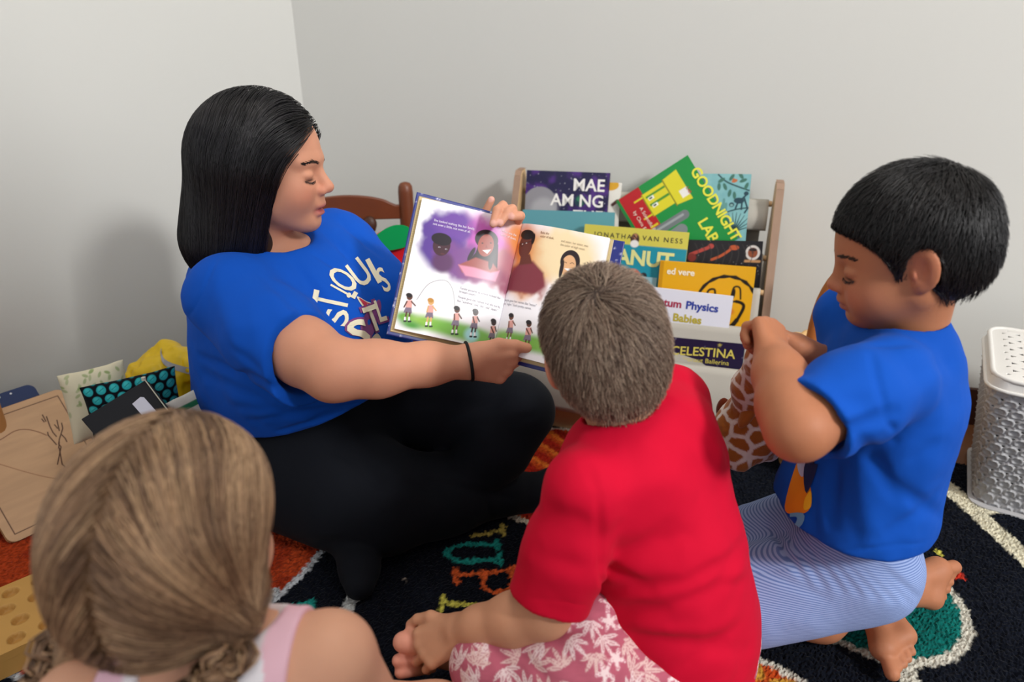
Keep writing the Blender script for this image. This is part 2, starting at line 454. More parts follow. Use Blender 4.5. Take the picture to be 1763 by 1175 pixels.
def face_cols(R, t, sc, child, lip='#a4585a', lash='#2a1c18', blush='#c8705c'):
    mz = -.0630 if child else -.0725
    def f(V, C):
        q = ((V-t)@R)/sc
        x, y, z = q.T; near = (np.abs(q) < .16).all(1)
        lipw = np.exp(-((z-mz)/(.0085 if child else .0105))**4)*np.exp(-(y/.020)**4)*sstep(.078, .086, x)*near
        C = mixc(C, lin(lip), lipw*.9)
        bl = np.exp(-((z+.042)/.022)**2-((np.abs(y)-.048)/.022)**2)*sstep(.03, .06, x)*near
        C = mixc(C, lin(blush), bl*.35)
        nb = np.exp(-((z+.034)/.012)**2)*sstep(.085, .1, x)*near; C = mixc(C, lin(blush), nb*.25)
        er = np.exp(-(x/.02)**2-(z/.03)**2)*sstep(.076, .082, np.abs(y))*near; C = mixc(C, lin(blush), er*.4)
        ls = np.exp(-((z+.0155)/.0024)**2)*np.exp(-((np.abs(y)-.034)/.0145)**4)*sstep(.066, .074, x)*near
        C = mixc(C, lin(lash), ls*.95)
        return C
    return f
def brow(name, body_f, R, t, sc, m, parent, z0=.0165, dark='#17100d', child=False):
    """short hairs along each brow"""
    for y in (-1, 1):
        n = 75; g = np.random.default_rng(5+y); u = g.uniform(0, 1, n)
        q = np.stack([.093-.020*u**1.5, y*(.014+.034*u), z0+.006*np.sin(u*2.2)-.005*u+g.normal(0, .0010, n)], 1)
        roots = (q*sc)@R.T+t; d = np.array([-.25, y*.8, .25])@R.T
        V, Q, C = strands(body_f, roots.astype(np.float32), lambda p: np.tile(d, (len(p), 1)), 4, .0019*sc, .00048, g, (.0000, .0005), colf=lambda A, r: np.tile(lin(dark), A.shape[:2]+(1,)))
        mk(name, V, [Q], m, parent, C)
        u = np.linspace(0, 1, 26); q = np.stack([.091-.016*u**1.6, y*(.0205+.026*u), -.0150-.0035*np.sin(u*3.1)], 1); d2 = np.array([.45, y*.25, -.75])@R.T
        V, Q, C = strands(body_f, ((q*sc)@R.T+t).astype(np.float32), lambda p: np.tile(d2, (len(p), 1)), 3, .0016*sc, .00055, g, (.0001, .0006), lift=.0012, colf=lambda A, r: np.tile(lin('#140d0b'), A.shape[:2]+(1,)))
        mk('eyelash', V, [Q], m, parent, C)
def hand(S, w, d, n, t, sc, curls, thumb, nails=None, spread=(.10, .02, -.06, -.16), pts=None, fat=1.0):
    """w wrist, d towards the fingers, n out of the back, t towards the thumb; curls = three angles for each of four fingers"""
    w, d, n, t = np.asarray(w, float), nz(d), nz(n), nz(t)
    acr = (.030, .0105, -.0105, -.030); alo = (.084, .089, .084, .074)
    ln = ((.040, .024, .020), (.044, .028, .021), (.040, .026, .020), (.031, .019, .018)); rr = (.0098, .0100, .0095, .0083)
    for i in range(4):
        k = w+(d*alo[i]+t*acr[i])*sc+n*(.002*sc)
        S.add(RC(w+t*acr[i]*.55*sc, k, .0185*sc*fat, .0125*sc*fat), .012*sc)
        f = nz(d+t*spread[i]); p = k; a = 0; r = rr[i]*sc*fat
        S.add(EL(k+n*.003*sc, (.011*sc,)*3), .006*sc)
        for j in range(3):
            a += curls[i][j]; dr = f*math.cos(a)-n*math.sin(a); q = p+dr*ln[i][j]*sc
            S.add(RC(p, q, r*(1.0-.07*j), r*(.95-.08*j)), .0035*sc); p = q
        if nails is not None: nails.append((p+ (f*math.sin(a)+n*math.cos(a))*r*.8, r*.75))
    b = w+(d*.022+t*.022-n*.004)*sc; S.add(RC(w+t*.008*sc, b, .018*sc, .017*sc), .014*sc); p = b
    for j, (v, l, r0, r1) in enumerate(zip(thumb, (.040, .034, .026), (.0165, .0125, .0112), (.0130, .0112, .0090))):
        dr = nz(d*v[0]+t*v[1]+n*v[2]); q = p+dr*l*sc; S.add(RC(p, q, r0*sc*fat, r1*sc*fat), .008*sc if j == 0 else .004*sc); p = q
    return p
def foot(S, heel, d, up, t, sc):
    """heel centre, d towards the toes, up out of the instep, t towards the big toe; sc 1 = 0.24 m long"""
    heel, d, up, t = np.asarray(heel, float), nz(d), nz(up), nz(t)
    S.add(RC(heel, heel+(d*.05+up*.01)*sc, .032*sc, .034*sc), .02*sc)
    bm = heel+(d*.140+t*.026-up*.006)*sc; bl = heel+(d*.120-t*.030-up*.010)*sc
    S.add(RC(heel+(d*.03+up*.012)*sc, bm, .034*sc, .026*sc), .02*sc); S.add(RC(heel, bl, .028*sc, .022*sc), .02*sc)
    S.add(RC(bm, bl, .024*sc, .021*sc), .015*sc)
    for i in range(5):
        u = i/4; b = bm*(1-u)+bl*u+d*(.018+.006*math.sin(u*3))*sc; l = (.036, .027, .024, .021, .017)[i]*sc; r = (.0155, .0105, .010, .0095, .0095)[i]*sc
        e = b+(nz(d-t*.12*u)*l); S.add(RC(b, e, r*.95, r), .004*sc)
def folds(lst, on=None):
    """creases (positive depth) or ridges: (a, b, width, depth); ends are points, or photo positions traced onto the surface `on`"""
    G = []
    for a, b, w, dp in lst:
        if on is not None:
            q = np.stack([np.linspace(a[i], b[i], 6) for i in (0, 1)], 1); A = np.array([P(x, y, .45) for x, y in q]); o = v3(0, 0, CAM_H); d = A-o; d /= np.linalg.norm(d, axis=1, keepdims=True); t = np.zeros(6)
            for _ in range(80): t += np.clip(on(A+d*t[:, None]), -.02, .06)*.8
            A = A+d*t[:, None]; A = A[np.abs(on(A)) < .004]
            if len(A) < 2: continue
        else: A = np.stack([a, b])
        A = A.astype(np.float32); c = A.mean(0); G.append((A, c, np.linalg.norm(A-c, axis=1).max()+3*w, w, dp))
    def f(p):
        r = np.zeros(len(p), np.float32)
        for A, c, R_, w, dp in G:
            i = np.where(((p-c)**2).sum(1) < R_*R_)[0]
            if not len(i): continue
            q = p[i]; best = np.full(len(i), 9., np.float32); tt = np.zeros(len(i), np.float32); n = len(A)-1
            for k in range(n):
                ba = A[k+1]-A[k]; t = np.clip(dot(q-A[k], ba)/max(float(np.dot(ba, ba)), 1e-9), 0, 1); e = q-A[k]-t[:, None]*ba; e = dot(e, e); m = e < best; best[m] = e[m]; tt[m] = ((k+t)/n)[m]
            r[i] += dp*np.exp(-best/(w*w))*np.sin(np.pi*(tt*.84+.08))**.7
        return r
    return f
def cloth_noise(scale, amp, stretch=(1, 1, 1)):
    s = np.asarray(stretch, np.float32)
    return lambda p: (amp*(fbm(p*s*scale+5.1, 2)-.5)).astype(np.float32)
def decal2d(f, O, X, Y, dirn, V2, off=.0009, dist=.6):
    """2-D artwork placed in the frame O,X,Y and laid on the surface of f along dirn"""
    p = O+np.outer(V2[:, 0], X)+np.outer(V2[:, 1], Y); d = nz(dirn); t = np.zeros(len(p))
    for _ in range(60):
        v = f(p+np.outer(t, d)); t += np.clip(v, -.02, .05)*.7
    q = p+np.outer(t, d); return q+f.grad(q)*off
def skinmat(name): return mat(name, rough=.55, spec=.26, attr=True, noise=(18, .07), bump=(420, .16, .0006), bump2=(60, .12, .001), sss=.12)
def hairmat(name, rough=.38, spec=.5): return mat(name, rough=rough, spec=spec, attr=True, aniso=.3)
def clothmat(name, c, n=900, st=.25, attr=False, **k): return mat(name, c, .85, .15, attr=attr, bump=(n, st, .0008), noise=(6, .05), sheen=.02, **k)
def sphere_dirs(n, rng):
    v = rng.normal(0, 1, (n, 3)); return v/np.linalg.norm(v, axis=1, keepdims=True)
def strandcol(pal, sd=.12, root=None, tip=None):
    P_ = [lin(c) for c in pal]
    def f(A, rng):
        n, m = A.shape[:2]; i = rng.integers(0, len(P_), n); c = np.array(P_)[i]*np.exp(rng.normal(0, sd, (n, 1)))
        c = np.repeat(c[:, None], m, 1)
        if root is not None: c = c*np.linspace(root, 1, m)[None, :, None]
        if tip is not None: c = c*np.linspace(1, tip, m)[None, :, None]
        return c
    return f

# ================================================================ the woman reading
def build_woman():
    base = v3(-.40, 1.20, 0)
    root = thing('person', base, 'woman with long black hair in blue T-shirt, cross-legged, holding open picture book', 'person')
    Fd = nz((.87, -.49, 0)); Lf = v3(.49, .87, 0); Up = v3(0, 0, 1)
    hR = frame((.985, -.03, -.115)); ht = P(466, 281, 1.15); hs = .92
    SR, ER, WR = P(398, 512, 1.12), P(575, 637, 1.02), P(803, 623, 1.065)
    SL, EL_, WL = P(584, 418, 1.36), P(676, 545, 1.34), P(848, 425, 1.225)
    # ---- body
    B = Sdf(); B.merge(head_sdf(open_mouth=True).xf(hR, ht, hs))
    nb = ht+hR@v3(-.05, 0, -.17)*hs
    chest = v3(-.40, 1.21, .47); pel = v3(-.40, 1.27, .14)
    B.add(RC(nb, chest, .06, .10), .03); B.add(RC(chest, pel, .11, .11), .03)
    B.add(RC(SR, chest, .05, .08), .03).add(RC(SL, chest, .05, .08), .03)
    mid = ER*.5+SR*.5; cu0 = ER*.74+SR*.26+v3(0, 0, -.005)
    B.chain([SR, mid+v3(0, 0, -.004), cu0, ER], [.052, .050, .0505, .0450], .02)
    fm = ER*.68+WR*.32+v3(0, 0, -.003)
    B.chain([ER, fm, ER*.3+WR*.7, WR], [.0455, .0415, .0315, .0250], .02)
    B.chain([SL, EL_, EL_*.6+WL*.4, WL], [.052, .045, .038, .026], .02)
    nails = []
    # near hand: thumb on the page, fingers under the book
    d = nz(P(872, 628, 1.085)-WR); bk = nz(v3(.05, -.97, -.15)); tt = nz(np.cross(bk, d)); tt = tt if tt[2] > 0 else -tt; bk = nz(np.cross(d, tt)); bk = bk if bk[1] < 0 else -bk
    hand(B, WR, d, bk, tt, .80, ((.75, 1.0, .5), (.8, 1.0, .5), (.85, 1.0, .5), (.9, .9, .5)), ((.90, .50, .0), (1, .06, .05), (1, -.08, .02)), nails, fat=1.12)
    # far hand: fingertips curled over the top edge of the book
    tops = [((846, 344, 1.165), (832, 372, 1.175), (828, 400, 1.19)), ((849, 386, 1.082), (856, 362, 1.088), (866, 354, 1.105), (862, 385, 1.16)), ((861, 385, 1.086), (874, 366, 1.092), (882, 360, 1.108), (874, 388, 1.165)),
            ((880, 374, 1.096), (893, 372, 1.103), (896, 372, 1.12), (885, 392, 1.17))]
    palm = P(866, 418, 1.20)
    for i, fpts in enumerate(tops):
        pp = [P(*q) for q in fpts]+[palm]; B.chain(pp, [.0064, .0072, .0077, .0082, .016][:len(pp)-1]+[.020], .0022)
        nails.append((pp[0]+v3(0, -.006, .003), .0062))
    B.add(RC(palm, WL, .026, .026), .02)
    fc = face_cols(hR, ht, hs, False, lip='#a84c56')
    def cols(V, C):
        C = fc(V, C)
        n = fbm(V*40); C = C*(1+.10*(n-.5))[:, None]
        for c, r in nails: C = mixc(C, lin('#d9a59a'), sstep(r*1.2, r*.8, np.linalg.norm(V-c, axis=1))*.8)
        return C
    mskin = skinmat('woman_skin')
    body = skin_mesh('body', B, .0024, mskin, root, cols, '#cb9074')
    brow('eyebrow', B, hR, ht, hs, hairmat('woman_brow'), root, z0=.014, dark='#1c120e')
    # ---- leggings
    T = Sdf()
    hipR, hipL = v3(-.455, 1.20, .125), v3(-.34, 1.36, .14)
    T.add(EL(pel+v3(.02, 0, 0), (.17, .20, .145), frame(Fd)), .04)
    knR = v3(-.245, 1.085, .095); anR = v3(-.02, 1.165, .055)
    T.chain([hipR, v3(-.39, 1.145, .128), v3(-.33, 1.11, .112)], [.13, .135, .115], .03)
    T.chain([v3(-.33, 1.105, .10), knR, v3(-.14, 1.12, .078), anR], [.105, .098, .076, .050], .035)
    T.chain([anR, anR+v3(.055, .02, -.018), anR+v3(.115, .055, -.022), anR+v3(.150, .075, -.026)], [.048, .038, .034, .022], .02)
    knL = P(888, 703, 1.36); anL = P(795, 838, 1.37)
    T.chain([hipL, hipL*.5+knL*.5+v3(0, 0, .02), knL], [.12, .098, .072], .03)
    T.chain([knL+v3(.008, 0, -.01), knL*.5+anL*.5+v3(.015, 0, 0), anL, v3(-.20, 1.14, .05)], [.070, .070, .052, .045], .012)
    T.chain([v3(-.31, 1.04, .04), v3(-.275, .965, .030), v3(-.268, .93, .026)], [.036, .034, .026], .02)
    T.sub(RC(P(632, 812, 1.17), P(560, 775, 1.2), .012, .004), .03)
    Ts = Sdf(); Ts.merge(T)
    T.disp(folds([((628, 806), (660, 838), .010, .009), ((740, 828), (880, 858), .007, .007), ((880, 688), (770, 722), .009, .006), ((490, 945), (580, 930), .012, .005), ((835, 850), (850, 905), .007, .005), ((925, 715), (870, 730), .008, .005), ((560, 770), (630, 800), .010, .005), ((640, 830), (760, 850), .014, .003), ((700, 690), (850, 700), .012, .003)], Ts))
    T.disp(cloth_noise(16, .006)); T.cut(HS((0, 0, .004), (0, 0, -1)), .01)
    skin_mesh('leggings', T, .0042, clothmat('leggings_cloth', '#0e1118', 1500, .2), root, base='#0e1118')
    # ---- T-shirt
    H = Sdf()
    H.add(EL(v3(-.405, 1.22, .45), (.135, .175, .15), frame(Fd)), .03)
    H.add(EL(v3(-.425, 1.255, .30), (.165, .185, .20), frame(Fd)), .06)
    H.add(EL(v3(-.365, 1.21, .335), (.155, .19, .125), frame(Fd)), .06)
    for sgn in (-1, 1): H.add(EL(v3(-.335, 1.185, .455)+Lf*.075*sgn, (.140, .098, .098), frame(nz(Fd+v3(0, 0, -.25)))), .05)
    H.add(RC(nb+v3(.005, 0, -.050), v3(-.41, 1.23, .46), .062, .13), .05)
    H.add(RC(nb+v3(0, 0, -.055), SR+v3(0, 0, .004), .052, .066), .05).add(RC(nb+v3(0, 0, -.055), SL, .052, .058), .05)
    H.add(RC(v3(-.502, 1.235, .47), v3(-.518, 1.27, .27), .108, .138), .06)
    cuR = SR*.30+ER*.70; adR = nz(ER-SR)
    slR = Sdf(); slR.chain([SR+v3(.0, 0, .0), SR*.5+ER*.5+v3(-.008, 0, -.010), cuR+adR*.07+v3(-.012, 0, -.016)], [.070, .071, .069], .03); slR.cut(HS(cuR+adR*.012, nz(adR+v3(-.06, .0, .34))), .004)
    Ht = Sdf(); Ht.merge(H); f = FN(lambda p: slR(p)); f.lo, f.hi = slR.bounds(); H.add(f, .018)
    cuL = SL*.50+EL_*.50; adL = nz(EL_-SL)
    slL = Sdf(); slL.chain([SL, cuL+adL*.05], [.060, .064], .03); slL.cut(HS(cuL, adL), .004)
    f2 = FN(lambda p: slL(p)); f2.lo, f2.hi = slL.bounds(); H.add(f2, .03)
    A_, B_, C_ = P(455, 775, 1.20), P(600, 766, 1.12), P(682, 706, 1.18)
    hn = nz(np.cross(B_-A_, C_-A_)); hn = hn if hn[2] < 0 else -hn
    nkc = ht+hR@v3(-.034, 0, -.155)*hs
    nkn = nz(hR@v3(.55, 0, .85))
    Hs = Sdf(); Hs.merge(H)
    H.disp(folds([((345, 615), (480, 672), .009, .009), ((350, 645), (470, 700), .012, .007), ((480, 742), (672, 690), .006, .006), ((500, 752), (668, 708), .006, .005), ((540, 722), (672, 680), .006, .005), ((400, 700), (560, 715), .010, .005), ((430, 725), (600, 700), .007, .004),
                  ((455, 480), (540, 548), .011, .006), ((505, 455), (575, 545), .010, .006), ((560, 400), (640, 478), .010, .007), ((585, 380), (655, 440), .008, .006), ((540, 440), (590, 470), .008, .004), ((318, 560), (350, 500), .003, .0025), ((350, 500), (376, 440), .003, .0025),
                  ((370, 470), (420, 640), .016, -.004), ((440, 500), (500, 620), .018, .004), ((400, 600), (450, 640), .008, .004)], Hs))
    H.disp(cloth_noise(13, .009)); H.disp(cloth_noise(34, .0035))
    H.sub(RC(cuR+adR*.004+v3(-.004, 0, -.010), cuR+adR*.12+v3(-.006, 0, -.012), .0560, .0600), .003); H.sub(RC(cuL-adL*.02, cuL+adL*.1, .056, .056), .003)
    H.cut(HS(A_, hn), .004)
    H.sub(RC(nkc-nkn*.03+hR[:, 0]*.004, nkc+nkn*.12+hR[:, 0]*.006, .060, .080), .004)
    mblue = clothmat('blue_jersey', '#0a4fb8')
    Ht.ops += [o for o in H.ops if o[0] == 'd']; shirt = skin_mesh('shirt', H, .0030, mblue, root, base='#0a4fb8')
    # ---- print on the chest: team lettering in an arch, laid on the cloth
    cream = inkmat('#e6dfc4'); pur = inkmat('#7a3a78'); red = inkmat('#c8324a'); navy = inkmat('#173a86'); eye = v3(0, 0, CAM_H)
    def lay(V2, T2, name, m, off):
        A = np.array([P(x, y, .85) for x, y in V2]); dr = nz_rows(A-eye); t = np.zeros(len(A))
        for _ in range(70): t += np.clip(Ht(A+t[:, None]*dr), -.02, .04)*.7
        q = A+t[:, None]*dr; ok = (np.abs(Ht(q)) < .004) & (t < .5); T2 = T2[ok[T2].all(1)]
        if len(T2): mk(name, q+Ht.grad(q)*off, [T2], m, shirt)
    def glyph(ch, x, y, up, hgt, wid, name, m, off, bold=.0, sub=2):
        """one letter centred at a photo position; up = direction of its top, hgt/wid in photo pixels"""
        V2, T2 = text_mesh(ch, 1.0, bold, sub=sub); V2 = (V2-(V2.min(0)+V2.max(0))/2)/(V2.max(0)-V2.min(0)); u = np.array(up, float)/np.hypot(*up); r = np.array([-u[1], u[0]])
        lay(np.array([x, y])+np.outer(V2[:, 0]*wid, r)+np.outer(V2[:, 1]*hgt, u), T2, name, m, off)
    def patch(pts, name, m, off):
        pts = np.array(smooth_path([np.array(p, float) for p in pts], 4, True)); c = pts.mean(0); V2 = np.vstack([c, c*.5+pts*.5, pts]); n = len(pts)
        T = [[0, 1+i, 1+(i+1) % n] for i in range(n)]+[[1+i, 1+n+i, 1+n+(i+1) % n] for i in range(n)]+[[1+i, 1+n+(i+1) % n, 1+(i+1) % n] for i in range(n)]; lay(V2, np.array(T), name, m, off)
    for ch, x, y, up, hg, wd in (('S', 580, 547, (-1, -.12), 40, 28), ('T', 568, 520, (-1, -.22), 62, 30), ('.', 600, 509, (-1, -.3), 8, 9), ('L', 592, 499, (-.9, -.5), 48, 12), ('O', 590, 482, (-.82, -.58), 54, 28), ('U', 619, 470, (-.6, -.8), 48, 28), ('I', 643, 467, (-.48, -.88), 46, 8), ('S', 660, 482, (-.4, -.9), 44, 14)):
        glyph(ch, x, y, up, hg, wd, 'lettering', cream, .0010, .012)
    patch([(620, 560), (632, 536), (640, 530), (652, 516), (656, 530), (650, 552), (640, 578), (626, 580)], 'outline', pur, .0010)
    patch([(614, 511), (630, 519), (645, 526), (634, 538), (622, 526)], 'outline', cream, .0008); patch([(617, 514), (630, 521), (642, 526), (634, 535)], 'pennant', red, .0014)
    for ch, x, y, up, hg, wd in (('S', 616, 574, (-.30, -.95), 46, 34), ('T', 640, 549, (-.35, -.93), 44, 24), ('L', 654, 535, (-.3, -.95), 38, 14)):
        glyph(ch, x, y, up, hg+7, wd+7, 'outline', pur, .0016, .03); glyph(ch, x, y, up, hg, wd, 'lettering', cream, .0024, .03)
    patch([(634, 592), (648, 574), (658, 590), (656, 606), (640, 606)], 'badge', cream, .0010); patch([(627, 606), (628, 592), (640, 588), (640, 606)], 'badge', navy, .0016); glyph('B', 633, 598, (-.3, -.95), 15, 11, 'lettering', cream, .0024)
    # ---- hair
    hf = Sdf(); hf.add(EL((-.018, 0, .028), (.112, .096, .101)), .03)
    hf.add(RC((-.050, 0, -.015), (-.072, 0, -.15), .096, .098, ((0, 1, 0), .95)), .05)
    hf.add(RC((-.02, -.05, .0), (-.035, -.055, -.15), .055, .045), .03)
    full = hf.xf(hR, ht, hs)
    capl = Sdf(); capl.merge(hf); capl.sub(EL((.116, 0, -.063), (.110, .3, .124)), .02); capl.cut(HS((.0, 0, -.168), (-.2, 0, -1)), .01)
    capl.disp(lambda p: np.float32(.006)); cap = capl.xf(hR, ht, hs)
    V, Q = polygonize(cap, .0035); Cc = np.tile(lin('#0b0a0d'), (len(V), 1))
    g = np.random.default_rng(11); n = 9000
    q = np.vstack([sphere_dirs(9000, g)*v3(.12, .1, .1)+v3(-.03, 0, .03), np.stack([g.uniform(-.17, .04, 7000), g.choice([-1, 1], 7000)*.1, g.uniform(-.12, .08, 7000)], 1)])
    q = q[(q[:, 2] > -.125)]
    q = hf.project(q.astype(np.float32), 0, 3)
    fo = EL((.112, 0, -.065), (.094, .3, .108)); qf = sphere_dirs(9000, g)*v3(.112, .096, .101)+v3(-.018, 0, .028); qf = hf.project(qf.astype(np.float32), 0, 3); w_ = fo(qf); qf = qf[(w_ > -.009) & (w_ < .010) & (qf[:, 2] > .0)]; q = np.vstack([q[fo(q) > -.003], qf])
    lens = np.clip((q[:, 2]+.20+g.normal(0, .018, len(q)))/.28, .12, 1.0)
    def flow(p):
        ql = ((p-ht)@hR)/hs; v = np.stack([-.24-1.5*sstep(-.01, .07, ql[:, 0])*sstep(-.02, .06, ql[:, 2])+.28*sstep(-.02, -.12, ql[:, 0]), np.where(ql[:, 1] > .025, 1, -1)*sstep(.05, .12, ql[:, 2])*1.3, -1.2+0*ql[:, 0]], 1); return v@hR.T
    sv, sq, scl = strands(full, (q*hs)@hR.T+ht, flow, 18, .0185*hs, .00062, g, (-.003, .0025), jit=.05, colf=strandcol(['#0c0a0d', '#121015', '#08070a', '#1a171c'], .2), lens=lens)
    # drop strands that cross the face
    sp = sv.reshape(len(q), -1, 3); ql = ((sp.reshape(-1, 3)-ht)@hR)/hs; bad = (fo(ql.astype(np.float32)).reshape(len(q), -1) < -.012).any(1)
    per = 19*3; keepv = np.repeat(~bad, per); idx = np.cumsum(keepv)-1; sq = sq[keepv[sq[:, 0]]]; sq = idx[sq]; sv, scl = sv[keepv], scl[keepv]
    V, Q, C = join_parts([(V, Q, Cc), (sv, sq, scl)]); mk('hair', V, [Q], hairmat('black_hair', .36, .42), root, C)
    # ---- hair tie round the wrist
    wd = nz(WR-ER); x = nz(np.cross(wd, (0, 0, 1))); y = np.cross(wd, x); c = WR+wd*.004
    mb = MB(); mb.tube([c+.0300*(math.cos(a)*x+math.sin(a)*y)+wd*.004*math.sin(a) for a in np.linspace(0, 2*math.pi, 40)[:-1]], .0026, 8, True)
    tag(mb.build('hair_tie', mat('black_elastic', '#0c0b0c', .7), root, True, angle=180), 'thin black hair tie worn round the wrist')
    return root
# ================================================================ boy in the red shirt
def build_red_boy():
    Fd = nz((-.74, .67, 0)); Rt = v3(.67, .74, 0)
    root = thing('person', (.25, .74, 0), 'boy with short brown hair in red T-shirt and pink floral shorts, seen from behind', 'person')
    hR = frame((-.10, .98, -.14), roll=-.20); ht = P(1042, 607, .90); hs = .88
    SL, SR = v3(.090, .700, .398), v3(.236, .885, .422)
    EL_ = P(938, 1052, .885); WL = P(790, 1088, .935)
    ER = v3(.27, 1.02, .25); WR = v3(.10, .98, .14)
    pel = v3(.262, .755, .095)
    B = Sdf(); B.merge(head_sdf(True).xf(hR, ht, hs))
    nb = ht+hR@v3(-.045, 0, -.155)*hs
    cst = v3(.185, .80, .33); B.add(RC(nb, cst, .042, .062), .02).add(RC(cst, pel, .065, .075), .03)
    B.add(RC(SL, cst, .034, .05), .02).add(RC(SR, cst, .034, .05), .02)
    B.chain([SL, EL_*.5+SL*.5, EL_], [.036, .036, .033], .015)
    B.chain([EL_, EL_*.65+WL*.35+v3(0, 0, -.002), EL_*.25+WL*.75, WL], [.034, .0335, .026, .0215], .015)
    B.chain([SR, ER, WR], [.038, .032, .021], .015)
    nails = []
    d = nz(P(722, 1122, .950)-WL); bk = nz(v3(.05, -.55, .80)); bk = nz(bk-d*np.dot(bk, d)); tt = nz(np.cross(bk, d)); tt = tt if tt[1] > 0 else -tt
    hand(B, WL, d, bk, tt, .70, ((.45, .75, .5), (.5, .75, .5), (.5, .75, .5), (.5, .7, .5)), ((.75, .70, .05), (.95, .25, -.15), (1, .0, -.3)), nails, fat=1.05)
    # the bare foot held in the hand: big toe and next toe show past the fingers
    bt = P(694, 1106, .965); th = P(742, 1098, .985)
    B.chain([bt+v3(-.0, 0, 0), bt*.6+th*.4, th, P(830, 1110, 1.0)], [.0145, .0150, .020, .030], .008)
    b2 = P(686, 1138, .965); B.chain([b2, P(735, 1135, .985), P(820, 1130, 1.0)], [.0095, .0095, .028], .006)
    b3 = P(690, 1158, .965); B.chain([b3, P(735, 1150, .985)], [.009, .0095], .006)
    # legs
    hipL = v3(.20, .70, .085); knL = P(850, 1150, .93); B.chain([hipL, knL, P(830, 1130, 1.0)], [.065, .045, .032], .02)
    knR = v3(.15, .94, .09); B.chain([v3(.30, .84, .085), knR, v3(.08, .85, .05)], [.065, .046, .03], .02)
    toes = (bt, b2, b3)
    def cols(V, C):
        C = C*(1+.10*(fbm(V*45)-.5))[:, None]
        for t in toes: C = mixc(C, lin('#e39a86'), sstep(.034, .012, np.linalg.norm(V-t, axis=1))*.75)
        q = ((V-ht)@hR)/hs; e = sstep(.078, .088, q[:, 1])*sstep(.05, .03, np.abs(q[:, 2]))*sstep(.06, .03, np.abs(q[:, 0])); C = mixc(C, lin('#d98a72'), e*.5)
        for c, r in nails: C = mixc(C, lin('#d8a391'), sstep(r*1.2, r*.7, np.linalg.norm(V-c, axis=1))*.7)
        return C
    skin_mesh('body', B, .0024, skinmat('red_boy_skin'), root, cols, '#c08b6c')
    # shirt
    H = Sdf()
    X = frame(Fd)
    H.add(EL(v3(.175, .80, .355), (.098, .140, .115), X), .03)
    H.add(EL(v3(.215, .785, .235), (.095, .122, .16), X), .05)
    H.add(EL(v3(.248, .76, .115), (.104, .128, .13), X), .05)
    H.add(RC(v3(.250, .735, .05), v3(.225, .75, .25), .100, .095), .04)
    H.add(RC(nb+v3(.01, .0, -.02), v3(.19, .80, .38), .052, .09), .04)
    H.add(RC(nb+v3(.004, 0, -.02), SL+v3(.0, 0, -.002), .050, .052), .035).add(RC(nb+v3(.004, 0, -.02), SR, .050, .052), .035)
    ad = nz(EL_-SL); cu = SL+ad*.165
    sl = Sdf(); sl.chain([SL, SL+ad*.09+v3(.004, 0, 0), cu+ad*.03], [.047, .050, .0555], .03); sl.cut(HS(cu, nz(ad+v3(.0, -.10, .10))), .004)
    f = FN(sl); f.lo, f.hi = sl.bounds(); H.add(f, .012)
    adR = nz(ER-SR); sr = Sdf(); sr.add(RC(SR, SR+adR*.16, .050, .055)); sr.cut(HS(SR+adR*.13, adR), .004); f = FN(sr); f.lo, f.hi = sr.bounds(); H.add(f, .012)
    nk = nz(hR[:, 2]*.9+hR[:, 0]*.30); nc = nb+nk*.016; H.add(RC(nb-nk*.02, nb+nk*.022, .060, .052), .03)
    Hs = Sdf(); Hs.merge(H)
    H.disp(folds([((1040, 975), (1110, 1012), .010, .010), ((1050, 1015), (1180, 1005), .010, .007), ((1180, 1005), (1290, 950), .010, .007), ((1050, 955), (1180, 920), .014, .005), ((1060, 1052), (1140, 1050), .009, .009), ((1140, 1045), (1285, 1000), .010, .005),
                  ((1100, 1095), (1285, 1120), .014, .006), ((1030, 860), (1038, 1030), .005, .007), ((950, 880), (1020, 905), .012, .004), ((1120, 740), (1240, 850), .02, .004), ((1283, 930), (1225, 1040), .012, .008), ((1270, 1080), (1180, 1150), .012, .006),
                  ((935, 960), (1015, 985), .012, .004), ((910, 1030), (1028, 1046), .0025, .0015), ((1010, 800), (1035, 860), .006, .003), ((1060, 1075), (1200, 1090), .010, -.005)], Hs))
    H.disp(cloth_noise(36, .0032))
    H.disp(cloth_noise(15, .008))
    H.sub(RC(cu-ad*.015, cu+ad*.06, .046, .050), .003); H.sub(RC(SR+adR*.12, SR+adR*.2, .045, .047), .003)
    H.sub(RC(nc-nk*.002, nc+nk*.08, .041, .056), .003)
    H.cut(HS(P(1105, 1172, .93), nz(v3(-.45, .35, -.75))), .004); H.cut(HS((0, 0, .008), (0, 0, -1)), .004)
    skin_mesh('shirt', H, .0030, clothmat('red_jersey', '#c4052c'), root, base='#c4052c')
    # shorts with pale leaves and flowers
    T = Sdf()
    T.add(EL(pel+v3(-.005, .0, -.012), (.105, .135, .105), X), .03)
    kL = P(845, 1140, .925)
    T.chain([v3(.215, .70, .085), P(980, 1150, .92), kL], [.078, .072, .055], .03)
    T.chain([v3(.30, .84, .085), v3(.16, .935, .09)], [.078, .060], .03)
    T.add(RC(P(1030, 1050, .93), P(900, 1100, .95), .030, .035), .03)
    Ts = Sdf(); Ts.merge(T); T.disp(folds([((850, 1110), (880, 1170), .008, .006), ((940, 1085), (1000, 1160), .010, .006), ((1030, 1060), (1060, 1140), .008, .006), ((890, 1100), (1010, 1080), .008, .004), ((900, 1130), (940, 1170), .007, .005)], Ts))
    T.disp(cloth_noise(22, .009)); T.cut(HS((0, 0, .006), (0, 0, -1)), .004)
    V, Q = polygonize(T, .0020); V = relax(V, Q, 1); Nn = T.grad(V)
